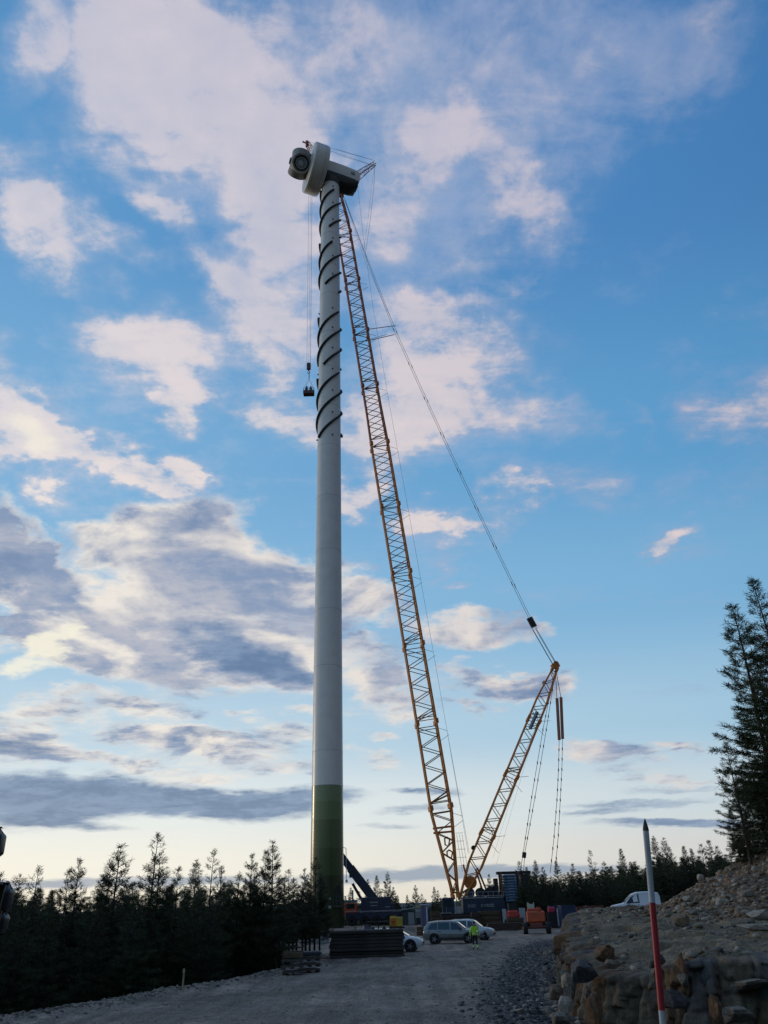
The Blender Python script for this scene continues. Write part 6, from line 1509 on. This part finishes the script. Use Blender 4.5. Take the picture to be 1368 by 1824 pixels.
CB = mat('container_blue', (.018, .035, .085), .55, var=.2); CG = mat('container_green', (.03, .05, .05), .6, var=.2); CBR = mat('container_rust', (.14, .05, .035), .7, var=.3)
box_at('container', 'container', 'dark blue container beyond the rock bank, right of the orange lift', 1002, 1028, 1612, 112, None, CB, door=False, group='containers behind the rock bank')
box_at('container', 'container', 'blue container right behind the orange lift, partly hidden', 982, 1001, 1613, 118, None, CB, group='containers behind the rock bank')
box_at('container', 'container', 'low rust-red container at the left foot of the rock bank crest', 1029, 1047, 1615, 116, None, CBR, group='containers behind the rock bank')
box_at('container', 'container', 'low brown container just left of the white van', 1048, 1078, 1613, 116, None, CBR, group='containers behind the rock bank')
PANEL = mat('panel_white', (.42, .44, .46), .6, var=.1)
for (p0, p1, yt, lb) in ((896, 903, 1619, 'narrow white upright panel left of the small red machine'), (926, 937, 1617, 'wider white panel right of the small red machine'), (990, 998, 1618, 'pale upright panel right of the orange lift')):
    a = at(p0, 1640, 118); b = at(p1, 1640, 118); zt_ = at((p0 + p1) / 2, yt, 118).z; x_ = (a.x + b.x) / 2; t = thing('privacy_screen', lb, 'screen', (x_, 118, hmin(x_, 118, .5)), 0, 'white upright panels on the site')
    h = zt_ - t.location.z; w = b.x - a.x
    mb = MB(); mb.box((0, 0, h / 2 + .1), (w, .1, h - .2)); bd = mb.build('board', PANEL, t)
    mb = MB(); [mb.box((x, .1, h / 2), (.07, .07, h)) for x in (-w / 2 + .05, w / 2 - .05)]; mb.build('post', STEEL, t)
simple('small_loader', 'loader', 'small bright red machine between the two white panels', 915, 116, None, (('body', mat('loader_red', (.50, .05, .035), .45), lambda m: (m.rbox((0, 0, 1.75), (1.3, 1.6, .9), .15), m.rbox((.5, 0, 1.6), (.7, 1.2, .5), .1))),
    ('chassis', BLK, lambda m: (m.rbox((0, 0, .8), (2.0, 1.8, .8), .1), m.box((0, 0, 2.6), (1.0, 1.2, .9)))), ('wheel', TYRE, lambda m: m.lathe([(.3, -.2), (.5, -.2), (.5, .2), (.3, .2)], (-.9, -.8, .5), orient(Vector((0, 1, 0))), n=16)), ('wheel', TYRE, lambda m: m.lathe([(.3, -.2), (.5, -.2), (.5, .2), (.3, .2)], (.9, -.8, .5), orient(Vector((0, 1, 0))), n=16))))
simple('small_barrier', 'barrier', 'pink-red hooded shape beside the pale panel behind the lift', 985, 115, None, (('hood', mat('pink_red', (.45, .03, .07), .6), lambda m: m.rbox((0, 0, 2.1), (.9, .8, .7), .15)), ('stand', BLK, lambda m: m.box((0, 0, .9), (1.2, .8, 1.8)))))
# stacks of brown mats under and beside the crane
def mat_pile(px0, px1, Yd, yt, m, lb, n=4, depth=2.2, cat='mat stack'):
    a = at(px0, 1640, Yd); b = at(px1, 1640, Yd); x_ = (a.x + b.x) / 2; z0 = hmin(x_, Yd, 1); h = (at((px0 + px1) / 2, yt, Yd).z - z0) / n; w = b.x - a.x
    t = thing('mat_pile', lb, cat, (x_, Yd, z0), 0)
    for k in range(n): mb = MB(); mb.rbox((rng.normal(0, .05), depth / 2, h * (k + .5)), (w, depth, h * .86), .03); mb.build('timber_layer', m, t)
BR1 = mat('brown_timber', (.085, .055, .032), .9, var=.4); BR2 = mat('dark_brown_timber', (.045, .030, .022), .9, var=.4)
mat_pile(856, 893, 118, 1622, BR1, 'brown timber mats piled at the right end of the crawler crane')
mat_pile(842, 856, 117, 1624, BR2, 'dark brown timber pile between the silver car and the brown mats', 3)
mat_pile(788, 845, 121, 1630, BR2, 'long low layer of timber under the crane cab', 2)
mat_pile(769, 786, 117, 1623, BR1, 'pale brown boards piled left of the crane cab', 3)
mat_pile(868, 925, 110, 1643, BR2, 'low dark skid lying on the ground right of the silver car', 1, 1.5, 'skid')
mat_pile(905, 934, 113, 1634, BR1, 'row of short brown timbers below the small red machine', 3, 1.2)
mat_pile(742, 770, 100, 1650, BR1, 'low timber heap at the road left of the cars', 2, 1.5)
# site cabin with a pale roof, notice board and blue tool trailer between mobile crane and cars
t = box_at('site_cabin', 'cabin', 'dark green site cabin with a pale sloping roof right of the mobile crane', 716, 740, 1621, 120, None, CG, rib=False, door=True)
a = at(716, 1620, 120); b = at(744, 1620, 120); w = b.x - a.x; zt_ = at(728, 1621, 120).z - t.location.z
mb = MB(); mb.box((0.2, 1.2, zt_ + .18), (w + .5, 2.9, .12), Matrix.Rotation(-.12, 3, 'Y')); mb.build('roof', mat('roof_pale', (.26, .33, .38), .5), t)
box_at('tool_trailer', 'trailer', 'dark equipment trailer between the site cabin and the notice board', 741, 768, 1618, 126, None, CG, rib=True)
simple('notice_board', 'notice board', 'pale notice board with yellow and white bars left of the cars', 747, 112, None, (('board', mat('board_grey', (.20, .21, .20), .6), lambda m: m.box((0, 0, 1.75), (.85, .06, 1.7))), ('yellow_bar', mat('bar_yellow', (.5, .42, .10), .6), lambda m: m.box((0, -.04, 2.15), (.75, .03, .14))),
    ('white_bar', PANEL, lambda m: m.box((0, -.04, 1.7), (.75, .03, .12))), ('post', STEEL, lambda m: (m.box((-.35, .06, 1.2), (.08, .08, 2.4)), m.box((.35, .06, 1.2), (.08, .08, 2.4))))))
simple('portable_toilet', 'toilet cabin', 'narrow blue and white cabin just left of the grey estate car', 757, 112, None, (('shell', mat('cabin_violet', (.09, .08, .16), .5), lambda m: m.rbox((0, 0, 1.15), (.95, 1.0, 2.3), .08)), ('door', PANEL, lambda m: m.box((.28, -.52, 1.2), (.2, .04, 1.9))), ('roof', PANEL, lambda m: m.rbox((0, 0, 2.35), (1.0, 1.05, .16), .05))))
# concrete edge of the foundation behind the pines
fa = at(536, 1690, 84); fb = at(586, 1690, 84)
t = thing('concrete_block_wall', 'low wall of pale grey concrete blocks behind the pine trunks left of the mats', 'block wall', ((fa.x + fb.x) / 2, 84, hmin((fa.x + fb.x) / 2, 84, .5)))
wz = at(560, 1661, 84).z - t.location.z; CONC = mat('concrete', (.25, .25, .24), .9, var=.25, vscale=2, bump=.3); cbm = {}
nb = 3; bw = (fb.x - fa.x) / nb
for r_ in range(2):
    for k in range(nb):
        if r_ not in cbm: mb = MB(); mb.rbox((0, 0, 0), (bw * .985, .8, wz / 2 * .97), .03); cbm[r_] = mb.mesh('concrete_block', CONC)
        o = link('concrete_block', cbm[r_], t); o.location = (-(fb.x - fa.x) / 2 + bw * (k + .5) + (.0 if r_ == 0 else .04), rng.normal(0, .02), wz / 4 + r_ * wz / 2)

# ------------------------------------------------------------------ striped pole in the foreground
PY = 5.2; pa = at(1181, 1826, PY); pb = at(1148.5, 1458, PY); ax = (pb - pa).normalized()
foot = pa - ax * ((pa.z - hz(pa.x, PY) + .25) / ax.z)
pole = thing('marker_pole', 'red and white striped marker pole with a dark pointed tip in the foreground', 'marker pole', foot)
def pp(py): return pa + (pb - pa) * ((1826 - py) / (1826 - 1458)) - foot
PW = mat('pole_white', (.52, .52, .50), .5, var=.22, vscale=30, stretch=(1, 1, .12)); PR = mat('pole_red', (.42, .022, .028), .45, var=.18, vscale=30, stretch=(1, 1, .15))
r_ = .0178
segs = [(Vector((0, 0, 0)), pp(2170), PW), (pp(2170), pp(1985), PR), (pp(1985), pp(1802), PW), (pp(1802), pp(1617), PR), (pp(1617), pp(1479), PW)]
for a, b, m in segs:
    o_ = MB(); o_.tube([a, b], r_ if m is PR else r_ - .0004, 20); q = o_.build('painted_section', m, pole, smooth_=True); q['label'] = 'red section' if m is PR else 'white section'
mb = MB(); mb.tube([pp(1482), pp(1478), pp(1468), pp(1458)], [r_ + .0006, r_ * .98, r_ * .62, .0022], 20); mb.build('steel_tip', mat('tip_steel', (.06, .055, .05), .55, metal=.5, var=.3, vscale=60), pole, smooth_=True)

# ------------------------------------------------------------------ truck beside the viewer: only its mirrors reach into the picture
DKP = mat('truck_dark', (.02, .022, .026), .35); MG = mat('mirror_glass', (.75, .78, .8), .04, metal=1.0)
c1 = at(-14, 1505, 3.4); c2 = at(-8, 1601, 3.4); c3 = at(-6, 1643, 3.4)
trk = thing('truck', 'dark truck at the left edge, only its wing mirrors in view', 'truck', (c1.x - 1.6, 3.4, hz(c1.x - 1.6, 3.4)))
TO = Vector(trk.location)
mb = MB(); mb.rbox((-1.3, -1.0, 1.75), (2.3, 2.2, 2.3), .15); cb_ = mb.build('cab', DKP, trk)
mb = MB(); mb.box((-1.3, .11, 2.3), (2.0, .02, .8)); mb.build('windscreen', GLS, cb_); mb = MB(); mb.box((-.14, -.6, 2.3), (.02, 1.1, .7)); mb.build('side_window', GLS, cb_)
for sx in (-2.2, -.4):
    mb = MB(); mb.lathe([(.3, -.15), (.5, -.15), (.5, .15), (.3, .15)], (sx, -1.0, .5), orient(Vector((1, 0, 0))), n=24); w_ = mb.build('wheel', TYRE, trk, smooth_=True); mb = MB(); mb.lathe([(.28, -.1), (.28, .1)], (sx, -1.0, .5), orient(Vector((1, 0, 0))), n=16); mb.build('rim', STEEL, w_)
def mir(c, w, h, tilt=0):
    mb = MB(); mb.rbox(Vector(c) - TO, (w, .09, h), .028, Matrix.Rotation(tilt, 3, 'Y')); m_ = mb.build('mirror_head', DKP, trk, bevel=.008, smooth_=True)
    mb = MB(); mb.box(Vector(c) - TO + Vector((0, -.047, 0)), (w * .8, .01, h * .84), Matrix.Rotation(tilt, 3, 'Y')); mb.build('mirror_glass', MG, m_)
mir(c1, .085, .125); mir(c2, .12, .12, .1); mir(c3, .075, .10, .1)
mb = MB(); mb.tube([c1 - TO, c1 - TO + Vector((-.12, -.1, -.05)), c1 - TO + Vector((-.3, -.5, -.2)), Vector((-.2, -.7, c1.z - TO.z - .3))], .014, 8)
mb.tube([c2 - TO + Vector((0, 0, .04)), c2 - TO + Vector((-.1, -.08, .09)), c2 - TO + Vector((-.25, -.4, .1)), Vector((-.2, -.7, c2.z - TO.z))], .014, 8)
mb.tube([c3 - TO, c2 - TO], .012, 6); mb.build('mirror_arm', DKP, trk)
